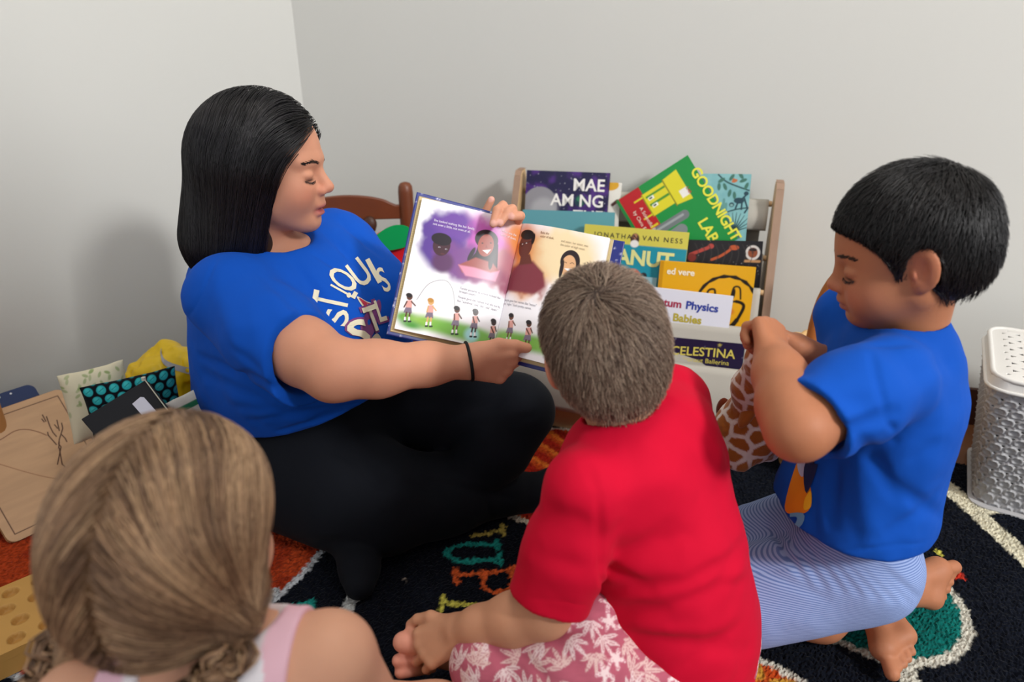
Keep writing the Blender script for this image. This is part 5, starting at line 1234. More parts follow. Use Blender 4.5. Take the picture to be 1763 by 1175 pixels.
        for zx, zy, t in kids:
            sk = ['#5a3426', '#d9a86a', '#5a3426', '#3c2622', '#3a2420'][t-1] if side == 0 else ['#3a2420', '#3a2420', '#6a4030', '#3a2420', '#5a3426'][t-1]; hx = '#20181a' if t != 2 else '#c08a3c'
            E(zx, zy, 17, 19, sk); E(zx-3, zy-9, 18, 13, hx); Pg([(zx-18, zy+22), (zx+14, zy+20), (zx+12, zy+66), (zx-24, zy+64)], '#e2a59c'); Lp([(zx-16, zy+28), (zx-40+8*t, zy+60)], 4, sk); Lp([(zx+10, zy+28), (zx+34-3*t, zy+52)], 4, sk)
            Pg([(zx-24, zy+62), (zx+10, zy+64), (zx+12, zy+98), (zx-36, zy+92)], '#7a6c80'); Lp([(zx-18, zy+92), (zx-26, zy+128)], 5, sk); Lp([(zx, zy+96), (zx-4, zy+130)], 5, sk); Lp([(zx-27, zy+122), (zx-28, zy+138)], 5, '#f0eef2'); Lp([(zx-4, zy+122), (zx-5, zy+138)], 5, '#f0eef2'); Lp([(zx-32, zy+142), (zx-22, zy+142)], 5, '#1c2420'); Lp([(zx-8, zy+144), (zx+4, zy+144)], 5, '#1c2420')
        g = surf(side); V, Q, C = c.mesh(lambda x, y: g(x, y/H_))
        page = mk('page', V, [Q], pm, root, C)
        # small lines of type
        lines = [('She looked nothing like her family,', 362, 282, '#efe8f4'), ('not even a little, not even at all.', 356, 304, '#efe8f4'), ('Mama was the', 750, 338, '#f6e9ea'), ('color of dawn.', 748, 362, '#f6e9ea'), ('Family pictures at school looked like', 508, 690, '#8d8a94'), ('broken colors.', 503, 710, '#8d8a94'), ('People gave her names that did not fit,', 496, 742, '#8d8a94'), ('like "sunshine" and "day" and "dawn."', 490, 764, '#8d8a94')] if side == 0 else \
            [('Baba the', 1026, 382, '#8a5a3a'), ('color of dusk.', 1024, 404, '#8a5a3a'), ('and sister, her sister, was', 1150, 442, '#a8987c'), ('the color of high noon.', 1146, 464, '#a8987c'), ('People gave her names like "moon"', 786, 762, '#8d8a94'), ('and "night." Such pretty names.', 782, 784, '#8d8a94')]
        for s, zx, zy, col in lines:
            V2, T2 = text_mesh(s, .033, 0, 0); u0, v0 = A(zx, zy); p = g(u0+V2[:, 0]*.86, v0+V2[:, 1]/H_); nn = nz(np.cross(SBm-BL, TL-BL) if side == 0 else np.cross(BR-SBm, ST-SBm)); mk('lettering', np.stack(p, 1)+nn*.0006, [T2], inkmat(col), page, smooth=False)
        # page block, endpaper and cover behind it
        def sheet(name, e0, e1, ev, off, m, cols=None, th=.002):
            h_ = surf(side, 1e-9, off); u0, u1 = (-e0, 1.0) if side == 0 else (0.0, 1+e1); cc = Canvas(1, 1.3, 90, '#26307c')
            if cols: cols(cc)
            vt = ev if side == 0 else min(ev, .004)
            V, Q, C = cc.mesh(lambda x, y: h_(u0+(u1-u0)*x, -ev+(1+ev+vt)*y/1.3)); o = mk(name, V, [Q], m, root, C); s = o.modifiers.new('s', 'SOLIDIFY'); s.thickness = th; s.offset = -1
        cm = mat('book_cover', '#26307c', .35, .5, attr=True)
        sheet('page_block', -.004, -.004, -.004, -.001, inkmat('#e6e2dc'), None, .006)
        sheet('endpaper', .030, .030, .022, -.0075, cm, lambda cc: (cc.rect(0, 0, 1, 1.3, '#cdb988'), [cc.line([(0, y), (.1, y+.03)], .003, '#b59a5c') for y in np.linspace(0, 1.3, 60)]), .0006)
        sheet('cover', .055, .14, .048, -.0085, cm, lambda cc: cc.dots(160, .003, .009, '#dcdcf0', 5+side), .0028)
# ================================================================ furniture and toys
def build_chair():
    wood = mat('stained_wood', '#6a3519', .42, .5, noise=(22, .18))
    up = v3(0, 0, 1); R0 = P(697, 314, 1.78); R0 = v3(R0[0], R0[1], 0); bx = nz(v3(-.985, -.12, 0)); fx = nz(v3(.10, -.99, 0)); w = .31; dp = .27
    root = thing('wooden_chair', R0+bx*w/2+fx*dp/2, 'small brown wooden ladder-back chair in the corner behind the woman', 'chair')
    for p in (R0, R0+bx*w):
        prof = [(0, .0165), (.20, .019), (.28, .0175), (.45, .019), (.545, .0195), (.560, .018), (.568, .013), (.571, .004)]
        MB().tube([p+up*z for z, r in prof], [r for z, r in prof], 18).build('back_post', wood, root, True, angle=70)
    for p in (R0+fx*dp, R0+fx*dp+bx*w):
        prof = [(0, .014), (.08, .018), (.2, .019), (.265, .016), (.29, .018)]
        MB().tube([p+up*z for z, r in prof], [r for z, r in prof], 16).build('leg', wood, root, True, angle=70)
    n = np.cross(bx, up)
    def slat(z0, z1, arch, name):
        top = [(u, z1+arch*(math.sin(math.pi*np.clip((u/w-.12)/.76, 0, 1))**.5)) for u in np.linspace(0, w, 24)]
        MB().prism([(0, z0)]+top[:0]+[(w, z0)]+[(a, b) for a, b in top[::-1]], R0+n*.007, bx, up, -.014 if np.dot(np.cross(bx, up), n) > 0 else .014).build(name, wood, root, bevel=.003)
    slat(.475, .512, .028, 'back_slat'); slat(.345, .37, .018, 'back_slat')
    MB().box(R0+bx*w/2+fx*dp/2+up*.285, (w+.03, dp+.03, .018), np.stack([bx, fx, up], 1), .004).build('seat', wood, root)
    for z in (.10, .17):
        MB().tube([R0+fx*dp+up*z, R0+fx*dp+bx*w+up*z], .009, 10).build('rung', wood, root, True, angle=70)
        MB().tube([R0+up*(z+.02), R0+fx*dp+up*(z+.02)], .009, 10).build('rung', wood, root, True, angle=70); MB().tube([R0+bx*w+up*(z+.02), R0+bx*w+fx*dp+up*(z+.02)], .009, 10).build('rung', wood, root, True, angle=70)
    # carved scroll on the lower back slat
    S = Sdf(); S.add(EL(P(612, 398, 1.79), (.050, .012, .030), np.stack([-bx, n, up], 1)), .01); S.add(EL(P(637, 385, 1.79), (.018, .012, .020)), .012); skin_mesh('scroll', S, .003, mat('dark_stained_wood', '#3f2012', .5, .4), root, base='#3f2012')
    # felt apple
    a = P(692, 440, 1.655); t = thing('felt_apple', a-up*.08, 'red felt apple cushion with a green leaf, on the small chair beside the open book', 'cushion')
    S = Sdf(); S.add(EL(a, (.088, .045, .070)), .01); S.add(EL(a+v3(-.002, -.02, -.07), (.05, .045, .065)), .04); S.sub(RC(a+up*.085, a+up*.06, .02, .01), .02)
    skin_mesh('apple_body', S, .003, mat('red_felt', '#cf1f28', .95, .1, bump=(600, .4, .001), sheen=.2), t, base='#cf1f28')
    O, X, Y = P(669, 412, 1.585), nz(v3(.99, 0, .10)), nz(v3(-.1, .25, .97)); pts = smooth_path([np.array(p) for p in [(-.056, -.012), (-.02, .016), (.015, .030), (.045, .026), (.056, .008), (.048, -.018), (.0, -.026), (-.03, -.020)]], 5, True)
    MB().prism([tuple(p) for p in pts], O, X, Y, .004).build('leaf', mat('green_felt', '#0f8f4c', .95, .1, bump=(600, .4, .001)), t)

def build_hamper():
    ex, ey, up = nz(v3(.853, -.52, 0)), nz(v3(.52, .853, 0)), v3(0, 0, 1); cor = v3(.985, 1.20, 0); bw, bd = .34, .24; ctr = cor+ex*bw/2+ey*bd/2
    root = thing('laundry_hamper', ctr, 'light grey plastic hamper with woven sides and a pierced white lid', 'basket')
    body_m = mat('grey_plastic', '#b4b3b4', .45, .4); lid_m = mat('white_plastic', '#d8d5d0', .4, .45)
    def ring(w, d, r, n):
        # rounded rectangle, equal steps; returns points, and path length
        pts = []; hw, hd = w/2-r, d/2-r
        seq = [(hw, -hd, -90), (hw, hd, 0), (-hw, hd, 90), (-hw, -hd, 180)]; P2 = []
        for cx, cy, a0 in seq:
            for a in np.linspace(a0, a0+90, 14): P2.append((cx+r*math.cos(math.radians(a)), cy+r*math.sin(math.radians(a))))
        P2 = np.array(P2+[P2[0]]); L = np.concatenate([[0], np.cumsum(np.hypot(*np.diff(P2, axis=0).T))]); s = np.linspace(0, L[-1], n+1)[:-1]
        return np.stack([np.interp(s, L, P2[:, 0]), np.interp(s, L, P2[:, 1])], 1), s
    def wall(z0, z1, w0, w1, n, m, reliefs, holes, name, mt):
        V, Sg, Zg = [], [], []
        for j in range(m):
            t = j/(m-1); p, s = ring(bw+w0+(w1-w0)*t, bd+w0+(w1-w0)*t, .035, n); z = z0+(z1-z0)*t
            nr = np.roll(p, -1, 0)-np.roll(p, 1, 0); nr = np.stack([nr[:, 1], -nr[:, 0]], 1); nr /= np.linalg.norm(nr, axis=1, keepdims=True); s = np.linspace(0, 1.16, n+1)[:-1]; dz = reliefs(s, z) if reliefs else 0*s
            q = p+nr*dz[:, None]; V.append(ctr+np.outer(q[:, 0], ex)+np.outer(q[:, 1], ey)+up*z); Sg.append(s); Zg.append(np.full(n, z))
        V = np.concatenate(V); i = (np.arange(m-1)[:, None]*n+np.arange(n)[None]).ravel(); k = (np.arange(m-1)[:, None]*n+(np.arange(n)[None]+1) % n).ravel()
        Q = np.stack([i, k, k+n, i+n], 1); Sg, Zg = np.concatenate(Sg), np.concatenate(Zg)
        if holes is not None:
            sc, zc = Sg[Q].mean(1), Zg[Q].mean(1); Q = Q[~holes(sc, zc)]
        o = mk(name, V, [Q], mt, root); sm = o.modifiers.new('s', 'SOLIDIFY'); sm.thickness = .0022; sm.offset = -1; return o
    def tri_lattice(s, z, a):
        r = a*.866; j = np.floor(z/r); u = s/a-.5*(np.mod(j, 2)); f = np.mod(u, 1); g = z/r-j; return f, g, j
    def weave(s, z):
        a = .024; r = .0208; j = np.floor(z/r); f = np.mod(s/a-.5*np.mod(j, 2), 1)-.5; g = z/r-j-.5
        cup = np.abs(np.hypot(f*a, g*r+.004)-.0085); d = .0034*np.exp(-(cup/.0022)**2)*(g < .25); stem = .0026*np.exp(-(f*a/.0024)**2)*(g > .1); return d+stem
    def small(s, z):
        a = .024; r = .0208; j = np.floor(z/r); f = np.mod(s/a-.5*np.mod(j, 2)+.5, 1)-.5; g = z/r-j-.5; h = vnoise(np.stack([s*9, z*9, 0*s], 1)); return (np.hypot(f*a, (g-.1)*r) < .0019) & (h > .55) & (z > .03)
    wall(.004, .281, 0, .075, 620, 150, weave, small, 'body', body_m)
    def tri(s, z):
        a = .022; r = .0165; z_ = z-.292; j = np.floor(z_/r); f = np.mod(s/a-.5*np.mod(j, 2), 1)-.5; g = z_/r-j-.5
        ok = (z_ > 0) & (j < 5); flip = np.where(np.mod(np.floor(s/a-.5*np.mod(j, 2)), 2) > 0, 1, -1); y = g*r; x = f*a*flip
        return ok & (x > -.0042) & (np.abs(y) < (.0050-(x+.0042)*.55))
    wall(.282, .306, .083, .074, 620, 14, None, None, 'lid', lid_m)
    # rims and flat top
    for z, wd, r in ((.283, .085, .0040), (.305, .072, .0050)):
        p, s = ring(bw+wd, bd+wd, .04, 90); MB().tube([ctr+ex*a+ey*b+up*z for a, b in p], r, 8, True).build('lid_rim', lid_m, root, True, angle=180)
    w_, d_ = bw+.072, bd+.072; nx, ny = int(w_/.0016), int(d_/.0016); X, Y = np.meshgrid(np.linspace(-w_/2, w_/2, nx), np.linspace(-d_/2, d_/2, ny)); edge = np.hypot(np.maximum(np.abs(X)-w_/2+.038, 0), np.maximum(np.abs(Y)-d_/2+.038, 0))
    V = ctr+np.outer(X.ravel(), ex)+np.outer(Y.ravel(), ey)+np.outer((.3065+.004*(1-sstep(.0, .038, edge))).ravel(), up); i = (np.arange(ny-1)[:, None]*nx+np.arange(nx-1)[None]).ravel(); Q = np.stack([i, i+1, i+1+nx, i+nx], 1)
    xc, yc = X.ravel()[Q].mean(1), Y.ravel()[Q].mean(1); r_, a_ = .0200, .0260; j = np.floor(yc/r_); f = np.mod(xc/a_-.5*np.mod(j, 2), 1)-.5; g = yc/r_-j-.5; flip = np.where(np.mod(j+np.floor(xc/a_-.5*np.mod(j, 2)), 2) > 0, 1, -1); x, y = f*a_*flip, g*r_
    hole = (x > -.0052) & (np.abs(y) < (.0062-(x+.0052)*.55)) & (np.abs(xc) < w_/2-.022) & (np.abs(yc) < d_/2-.024)
    ec = edge.ravel()[Q].max(1); Q = Q[~hole & (ec <= .0385)]; o = mk('lid_top', V, [Q], lid_m, root); sm = o.modifiers.new('s', 'SOLIDIFY'); sm.thickness = .0025; sm.offset = -1
    MB().prism([tuple(q*.88) for q in p], ctr+up*.004, ex, ey, .003).build('base', body_m, root)

def build_basket():
    c = v3(.750, 1.335, 0); up = v3(0, 0, 1); wick = mat('wicker', '#c09a66', .6, .3, noise=(60, .15)); bent = mat('bent_wood', '#a8632f', .45, .4, noise=(30, .12))
    root = thing('wicker_basket', c, 'round wicker basket with a tall bent-wood handle, behind the boy with the giraffe toy', 'basket')
    mb = MB(); n = 16
    for k in range(n):
        z = .012+k*.0158; r = .118+.042*(k/n)**.8; mb.tube([c+up*(z+.0016*math.sin(a*26+math.pi*k))+(r+.004*math.sin(a*26+math.pi*k))*v3(math.cos(a), math.sin(a), 0) for a in np.linspace(0, 2*math.pi, 160)[:-1]], .0052, 6, True)
    mb.build('woven_wall', wick, root, True, angle=180)
    mb = MB(); mb.tube([c+up*.004+(.122)*v3(math.cos(a), math.sin(a), 0) for a in np.linspace(0, 2*math.pi, 60)[:-1]], .005, 6, True); mb.prism([(.120*math.cos(a), .120*math.sin(a)) for a in np.linspace(0, 2*math.pi, 40)[:-1]], c+up*.004, v3(1, 0, 0), v3(0, 1, 0), .006); mb.build('base', wick, root)
    for s_ in (0, 1):
        mb = MB(); mb.tube([c+up*(.268+.004*math.sin(a*14+math.pi*s_))+(.163+.005*math.cos(a*14+math.pi*s_))*v3(math.cos(a), math.sin(a), 0) for a in np.linspace(0, 2*math.pi, 160)[:-1]], .0085, 8, True); mb.build('braided_rim', mat('pale_cane', '#d2ab74', .55, .3, noise=(60, .15)), root, True, angle=180)
    L, Rr = P(1397, 585, 1.52), c*1.0; L = v3(L[0], L[1], L[2]); R_ = v3(.885, 1.30, .27)
    dirn = R_-L; dirn[2] = 0; m = (L+R_)/2; pts = []
    for a in np.linspace(math.pi, 0, 28): pts.append(v3(m[0], m[1], .27)+dirn/2*math.cos(a)*(1+.0*a)+up*(.235*math.sin(a)**.62))
    pts = [v3(L[0], L[1], .10)+(v3(c[0], c[1], .10)-v3(L[0], L[1], .10))*.16]+pts+[v3(R_[0], R_[1], .10)]
    MB().tube(pts, .0125, 14).build('handle', bent, root, True, angle=70)

def build_giraffe():
    b = P(1288, 742, 1.17); root = thing('giraffe_toy', b-v3(0, 0, .07), 'plush giraffe toy with brown patches, held by the neck by the boy in blue', 'toy')
    S = Sdf(); hd = P(1326, 590, .99)
    S.add(EL(b, (.060, .05, .062)), .01); S.chain([b+v3(.01, 0, .03), P(1296, 668, 1.10), P(1314, 618, 1.02), hd], [.044, .030, .022, .018], .02)
    S.chain([hd, P(1350, 612, 1.045), P(1378, 640, 1.08), P(1402, 662, 1.10)], [.018, .022, .030, .028], .012)
    S.chain([b+v3(-.03, -.02, -.03), P(1262, 772, 1.17), P(1275, 792, 1.16)], [.026, .022, .020], .012); S.chain([b+v3(.03, .01, -.03), P(1322, 775, 1.19)], [.026, .021], .012)
    S.disp(cloth_noise(160, .0022))
    V, Q = polygonize(S, .0022); g = np.random.default_rng(5); sites = []
    for i in g.permutation(len(V)):
        if all(np.linalg.norm(V[i]-s) > .0255 for s in sites): sites.append(V[i])
        if len(sites) > 140: break
    d = np.stack([np.linalg.norm(V+(.004*(fbm(V*120)-.5))[:, None]-s, axis=1) for s in sites], 1); d.sort(axis=1)
    w = sstep(.0050, .0085, d[:, 1]-d[:, 0]); C = mixc(np.tile(lin('#e3d8cf'), (len(V), 1)), lin('#a4602a'), w); C = C*(.85+.3*fbm(V*90))[:, None]
    hoof = sstep(.024, .016, np.linalg.norm(V-P(1275, 792, 1.16), axis=1)); C = mixc(C, lin('#9c7440'), hoof)
    m = mat('giraffe_plush', '#fff', .95, .1, attr=True, bump=(700, .5, .0012), sheen=.3); mk('body', V, [Q], m, root, C)
    S = Sdf(); S.add(EL(P(1291, 706, 1.105), (.013, .011, .036), frame(nz(v3(0, -1, 0)), (.35, 0, 1))), .01); skin_mesh('ear', S, .002, mat('tan_plush', '#a8642c', .95, .1, bump=(700, .5, .0012), sheen=.3), root, base='#a8642c')
    S = Sdf(); S.add(EL(P(1245, 705, 1.20), (.012, .012, .022)), .01); S.add(RC(P(1252, 712, 1.19), b, .006, .01), .01); skin_mesh('tail', S, .002, mat('mane_plush', '#6a2c18', .95, .1, sheen=.3), root, base='#6a2c18')

def pillow(name, ctr, X, Y, w, h, t, canvas, m, root, pw=2.6):
    X, Y = nz(X), nz(Y); N = np.cross(X, Y); out = []
    def f(sgn):
        def g(x, y):
            u, v = x/canvas.w*2-1, y/canvas.h*2-1; k = (np.clip(1-np.abs(u)**pw, 0, 1)*np.clip(1-np.abs(v)**pw, 0, 1))**.5; q = 1-.06*(np.abs(u)**2*(1-np.abs(v))+0); q2 = 1-.06*(np.abs(v)**2*(1-np.abs(u)))
            a, b = u*w/2*(1-.05*(1-np.abs(v)**2)*np.abs(u)), v*h/2*(1-.05*(1-np.abs(u)**2)*np.abs(v)); wr = .003*np.sin(u*9+v*4)*np.abs(u*v)
            return [ctr[k_]+X[k_]*a+Y[k_]*b+N[k_]*(sgn*t/2*k+wr) for k_ in range(3)]
        return g
    V1, Q1, C1 = canvas.mesh(f(1)); V2, Q2, C2 = canvas.mesh(f(-1), True)
    return mk(name, np.vstack([V1, V2]), [np.vstack([Q1, Q2+len(V1)])], m, root, np.vstack([C1, C2]))

def build_corner_toys():
    up = v3(0, 0, 1)
    # leaning puzzle board
    e = nz(v3(.594, .804, 0)); O = v3(-.977, 1.06, .006); w, h = .217, .27; Y = nz(v3(-.804*.184, .594*.184, .196)); N = np.cross(e, Y); N = N if N[1] < 0 else -N
    lite = '#c9a27c'; root = thing('puzzle_board', O+e*w/2, 'pale wooden puzzle board with a burnt-in bare tree, leaning beside the girl', 'toy')
    c = Canvas(w, h, 230, lite); gr = fbm(np.stack([c.X.ravel()*14, c.Y.ravel()*120, 0*c.X.ravel()], 1)).reshape(c.X.shape); c.C = c.C*(.9+.2*gr)[..., None]
    k = '#4a2614'; r = .0009; b = .015
    c.line([(b, b), (w-b, b), (w-b, h-b), (b, h-b)], r, k, closed=True)
    o2 = P(0, 0, 1)
    def at(px, py):
        ray = P(px, py, 1.0)-v3(0, 0, CAM_H); t = np.dot(O-v3(0, 0, CAM_H), N)/np.dot(ray, N); q = v3(0, 0, CAM_H)+ray*t-O; return (np.dot(q, e), np.dot(q, Y))
    tree = [[(99, 800), (105, 770), (101, 765), (102, 758)], [(83, 750), (90, 758), (97, 766)], [(82, 745), (83, 750)], [(80, 718), (86, 735), (91, 745), (97, 752)], [(73, 715), (79, 726)], [(72, 722), (76, 727)], [(98, 724), (102, 742)], [(94, 732), (99, 738)], [(106, 729), (108, 738), (105, 748), (112, 755), (115, 761)], [(105, 748), (102, 757)], [(111, 806), (117, 808), (107, 800), (102, 772)], [(101, 772), (102, 762)]]
    for ln in tree: c.line([at(*p) for p in ln], .0011, k)
    c.line(smooth_path([np.array(at(*p)) for p in [(-30, 770), (0, 758), (25, 743), (45, 740), (65, 744), (80, 750)]], 6), .0009, '#7a4a2c'); c.line(smooth_path([np.array(at(*p)) for p in [(-20, 795), (0, 800), (40, 812), (80, 822), (120, 828)]], 6), .0007, '#9a6a44')
    bd = mat('birch_board', '#fff', .5, .3, attr=True)
    # rounded outline: drop the corners of the grid and lay it on a rounded slab
    V, Q, C = c.mesh(lambda x, y: [O[i]+e[i]*x+Y[i]*y+N[i]*.0004 for i in range(3)]); rc = .016; x, y = c.X.ravel(), c.Y.ravel(); qx = np.maximum(np.maximum(rc-x, x-(w-rc)), 0); qy = np.maximum(np.maximum(rc-y, y-(h-rc)), 0); ok = np.hypot(qx, qy) <= rc; Q = Q[ok[Q].all(1)]
    def slab(O, w, h, th, name, m, root, rc=.016, NN=N):
        pts = []
        for cx, cy, a0 in ((w-rc, rc, -90), (w-rc, h-rc, 0), (rc, h-rc, 90), (rc, rc, 180)): pts += [(cx+rc*math.cos(math.radians(a)), cy+rc*math.sin(math.radians(a))) for a in np.linspace(a0, a0+90, 8)]
        return MB().prism(pts, O, e, Y, -th if np.dot(np.cross(e, Y), NN) > 0 else th).build(name, m, root)
    slab(O, w, h, .014, 'board', mat('board_edge', '#b48a5e', .55, .3), root); mk('puzzle_face', V, [Q], bd, root, C)
    O2 = O-N*.030+Y*.062-e*.036; root = thing('puzzle_board', O2+e*w/2, 'dark blue puzzle board with white dots, standing behind the pale wooden one', 'toy'); bl = mat('blue_board', '#0d2a5c', .5, .3); slab(O2, w, h*.93, .012, 'board', bl, root)
    for px, py in ((62, 680), (43, 687), (16, 695), (20, 690)):
        q = at(px, py); MB().prism([(.0022*math.cos(a), .0022*math.sin(a)) for a in np.linspace(0, 2*math.pi, 10)[:-1]], O2+e*(q[0]+.004)+Y*(min(q[1]-.02, h*.93-.008))+N*.0004, e, Y, .0008).build('dot', inkmat('#dfe3ea'), root)
    MB().prism([(0.03, 0), (w-.03, 0), (w-.03, .05), (0.03, .05)], O2-N*.012, e, Y, .004).build('foot', bl, root)
    # a wooden stool leg at the picture's edge
    a = F(-8, 705, .02); t = thing('wooden_stool', v3(-1.28, 1.12, 0), 'light wooden stool by the wall, only its edge showing', 'stool'); tan = mat('tan_wood', '#b9834f', .5, .3, noise=(14, .1))
    a = P(-70, 560, 1.33); b = P(-14, 712, 1.40); b = a+(b-a)*(a[2]/(a[2]-b[2])); c_ = (a+b)/2*0+a
    MB().tube([b, a], [.016, .020], 14).build('leg', tan, t, True, angle=70)
    for q in (a+LD*.22, a+LD*.11+v3(.10, -.07, 0)): MB().tube([v3(q[0]*1.0, q[1], 0), q], [.016, .02], 14).build('leg', tan, t, True, angle=70)
    sc = a+LD*.09+v3(.045, -.032, 0); MB().tube([sc+v3(0, 0, -.008), sc+v3(0, 0, .016)], [.095, .095], 36).build('seat', tan, t, True, angle=40)
    # low plastic box with cushions, folder and bags
    ce = v3(-.800, 1.400, 0); ex = nz(v3(.583, .812, 0)); ey = nz(v3(-.812, .583, 0)); bin_ = thing('storage_box', ce, 'low grey plastic box full of cushions, folder and bag by the wall', 'box'); gp = mat('clear_grey_plastic', '#777b80', .35, .5)
    R = np.stack([ex, ey, up], 1); mb = MB().box(ce+up*.008, (.30, .20, .008), R)
    for s in (-1, 1): mb.box(ce+ex*s*.148+up*.08, (.005, .20, .15), R); mb.box(ce+ey*s*.098+up*.08, (.30, .005, .15), R)
    mb.build('box_body', gp, bin_); mb = MB()
    for s in (-1, 1): mb.box(ce+ex*s*.152+up*.153, (.014, .22, .006), R); mb.box(ce+ey*s*.102+up*.153, (.32, .014, .006), R)
    mb.build('rim', gp, bin_)
    cot = mat('printed_cotton', '#fff', .9, .1, attr=True, bump=(900, .3, .0006), sheen=.1)
    # cream cushion with green leaves
    p = P(170, 692, 1.36); t = thing('cushion', p-up*.05, 'cream cushion with small green leaves, standing behind the teal-dotted one', 'cushion'); c = Canvas(.14, .15, 110, '#d3cbb0'); g = np.random.default_rng(9)
    for _ in range(46): c.ell(g.uniform(0, .14), g.uniform(0, .15), .0065, .003, '#8fa06a', g.uniform(0, 3.1), a=g.uniform(.5, 1))
    pillow('cushion_cover', p, v3(.80, .60, .02), v3(-.05, .12, .99), .115, .145, .045, c, cot, t)
    p = P(233, 700, 1.335); t = thing('cushion', p-up*.05, 'black cushion with teal dots, in the box between yellow bag and wooden board', 'cushion'); c = Canvas(.17, .13, 150, '#0c0f16')
    for i in range(8):
        for j in range(8): c.ell(.012+i*.0225+(j % 2)*.0112, .008+j*.0185, .0083, .0083, '#2a9aa0'); c.ell(.011+i*.0225+(j % 2)*.0112, .010+j*.0185, .004, .005, '#49b9b8', .4, a=.5); c.line([(.008+i*.0225+(j % 2)*.0112, .006+j*.0185), (.016+i*.0225+(j % 2)*.0112, .011+j*.0185)], .0006, '#126068')
    pillow('cushion_cover', p, v3(.86, .50, .03), v3(-.06, .12, .99), .165, .125, .05, c, cot, t)
    # charcoal folder with a tag on a string
    t = thing('folder', P(230, 730, 1.26), 'charcoal fabric folder with white tag, in front of the dotted cushion', 'folder'); ch = mat('charcoal_cloth', '#26272b', .85, .15, bump=(600, .3, .0006))
    A, Bq, Cq, Dq = P(250, 654, 1.27), P(318, 745, 1.19), P(205, 800, 1.20), P(138, 722, 1.27); nn = nz(np.cross(Cq-A, Bq-A)); nn = nn if nn[1] < 0 else -nn; mb = MB(); mb.add([A, Bq, Cq, Dq, A-nn*.012, Bq-nn*.012, Cq-nn*.012, Dq-nn*.012], [[0, 1, 2, 3], [4, 5, 6, 7], [0, 1, 5, 4], [1, 2, 6, 5], [2, 3, 7, 6], [3, 0, 4, 7]]); mb.build('folder_body', ch, t, bevel=.003)
    MB().tube([A+nn*.002, A*.45+Bq*.55+nn*.002, Bq+nn*.002], .0011, 6).build('piping', inkmat('#b9b6a4'), t); q = A+nn*.004; MB().tube([q-up*.003, q+up*.003], [.004, .004], 10).build('stud', inkmat('#c9c4b4'), t)
    tg = P(258, 708, 1.205)+nn*.0; tx, ty = nz(Bq-A), nz(np.cross(nn, Bq-A)); pts = [(-.022, -.011), (.022, -.011), (.022, .011), (-.018, .011), (-.022, .007)]; tgo = MB().prism(pts, tg+nn*.010, nz(v3(.62, -.3, -.62)), nz(np.cross(nn, v3(.62, -.3, -.62))), .0012).build('tag', inkmat('#c9cad8'), t)
    # yellow crumpled bag with a grey printed band
    p = P(292, 652, 1.47); t = thing('yellow_bag', p-up*.06, 'crumpled bright yellow shopping bag with grey band, behind the woman', 'bag'); S = Sdf()
    S.add(EL(p+v3(.0, .01, -.03), (.095, .05, .085), frame((.8, .6, 0))), .02); S.add(RC(P(285, 602, 1.50), P(345, 640, 1.46), .016, .022), .03); S.add(RC(P(285, 602, 1.50), P(235, 640, 1.47), .012, .020), .03)
    S.disp(folds([(P(285, 600, 1.45), P(300, 690, 1.42), .010, .010), (P(320, 610, 1.45), P(270, 690, 1.42), .010, .009), (P(250, 625, 1.45), P(270, 690, 1.42), .008, -.008), (P(340, 640, 1.44), P(300, 680, 1.42), .008, .008), (P(310, 605, 1.45), P(335, 660, 1.44), .007, -.006)])); S.disp(cloth_noise(34, .016)); S.disp(cloth_noise(90, .004))
    skin_mesh('bag_body', S, .003, mat('yellow_plastic', '#d9b40a', .4, .4), t, base='#d9b40a', sm=0)
    pts = [P(277, 603, 1.40), P(281, 622, 1.40), P(300, 632, 1.40), P(338, 642, 1.40)]; Vv = []
    ro = v3(0, 0, CAM_H)
    for q, wd in zip(smooth_path(pts, 6), np.linspace(.006, .008, 19)): Vv += [q+v3(-.4, .1, -.9)*wd, q+v3(.4, -.1, .9)*wd]
    Vv = np.array(Vv); tt = np.zeros(len(Vv)); D_ = nz_rows(Vv-ro)
    for _ in range(50): tt += np.clip(S(Vv+tt[:, None]*D_), -.02, .03)*.6
    Vv = Vv+tt[:, None]*D_; Vv = Vv+S.grad(Vv)*.0012; n = len(Vv)//2; mk('band', Vv, [np.array([[2*i, 2*i+1, 2*i+3, 2*i+2] for i in range(n-1)])], inkmat('#9c9a9c'), t)
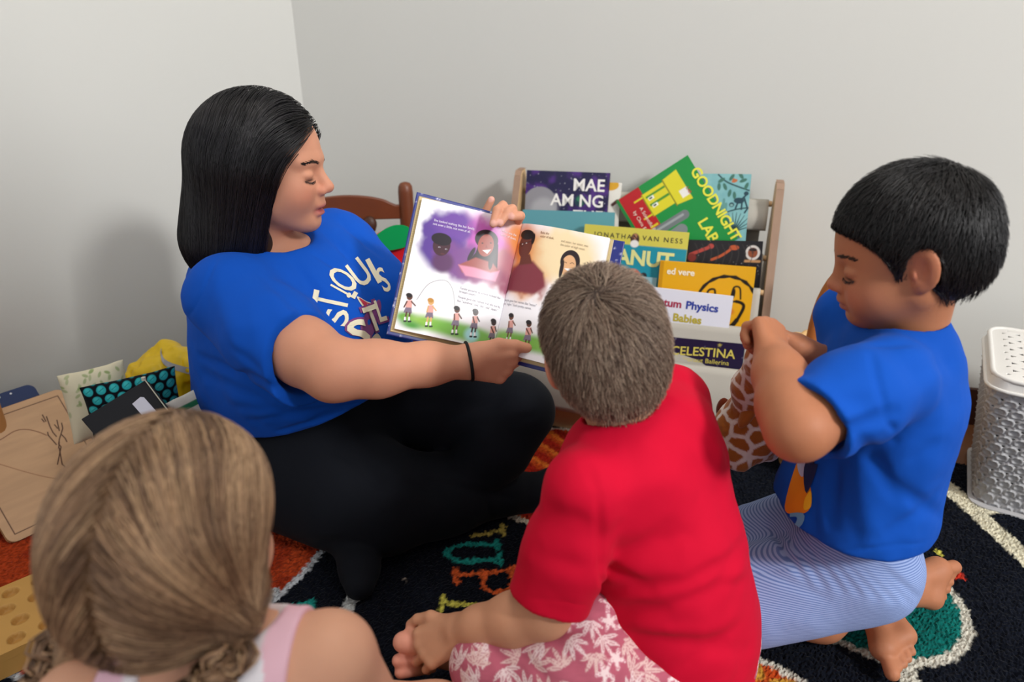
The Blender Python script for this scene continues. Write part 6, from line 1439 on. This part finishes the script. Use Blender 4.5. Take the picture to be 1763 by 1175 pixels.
    # striped cloth at the woman's back
    p = P(342, 702, 1.33); t = thing('striped_cloth', p-up*.03, 'white and green striped cloth tucked against the woman\'s back', 'cloth'); c = Canvas(.10, .08, 60, '#d9d6cc')
    for y in (.02, .05): c.rect(0, y, .1, y+.012, '#2f7a58')
    pillow('cloth_fold', p, v3(.75, .6, .25), v3(-.3, .1, .94), .10, .075, .03, c, cot, t)
    # peg tray with two rows of holes
    O = F(96, 972, .05); ax = nz(F(0, 1012, .05)-O); ay = nz(F(64, 1120, .05)-O); ay = nz(ay-ax*np.dot(ax, ay)); w, h = .30, .17; t = thing('peg_tray', O+ax*w/2+ay*h/2-up*.05, 'light wooden tray with rows of round holes, on the rug beside the girl', 'toy')
    nx, ny = 200, 116; X, Yy = np.meshgrid(np.linspace(0, w, nx), np.linspace(0, h, ny)); Zz = np.zeros_like(X)
    for i in range(7):
        for j in range(4):
            r = np.hypot(X-(.030+.042*i+.012*(j % 2)), Yy-(.026+.040*j)); Zz = np.minimum(Zz, -.012*(1-sstep(.0105, .0125, r)))
    V = np.stack([O[k]+ax[k]*X+ay[k]*Yy+up[k]*Zz for k in range(3)], -1).reshape(-1, 3); i = (np.arange(ny-1)[:, None]*nx+np.arange(nx-1)[None]).ravel(); Q = np.stack([i, i+1, i+1+nx, i+nx], 1)
    tm = mat('maple', '#c0924f', .5, .3, noise=(16, .08)); mk('tray_top', V, [Q], tm, t)
    mb = MB(); R = np.stack([ax, ay, np.cross(ax, ay)], 1); mb.box(O+ax*w/2+ay*h/2-up*.029, (w, h, .030), R); 
    for s, (cc, sz) in enumerate([((w/2, .0015), (w, .003)), ((w/2, h-.0015), (w, .003)), ((.0015, h/2), (.003, h)), ((w-.0015, h/2), (.003, h))]): mb.box(O+ax*cc[0]+ay*cc[1]-up*.0075, (sz[0], sz[1], .014), R)
    mb.build('tray_body', tm, t)
# ================================================================ build
build_room(); build_rug(); build_shelf(); build_books(); build_chair(); build_hamper(); build_basket(); build_corner_toys(); build_giraffe()
build_open_book(); build_woman(); build_red_boy(); build_blue_boy(); build_girl(); build_photographer()
bpy.context.view_layer.update()
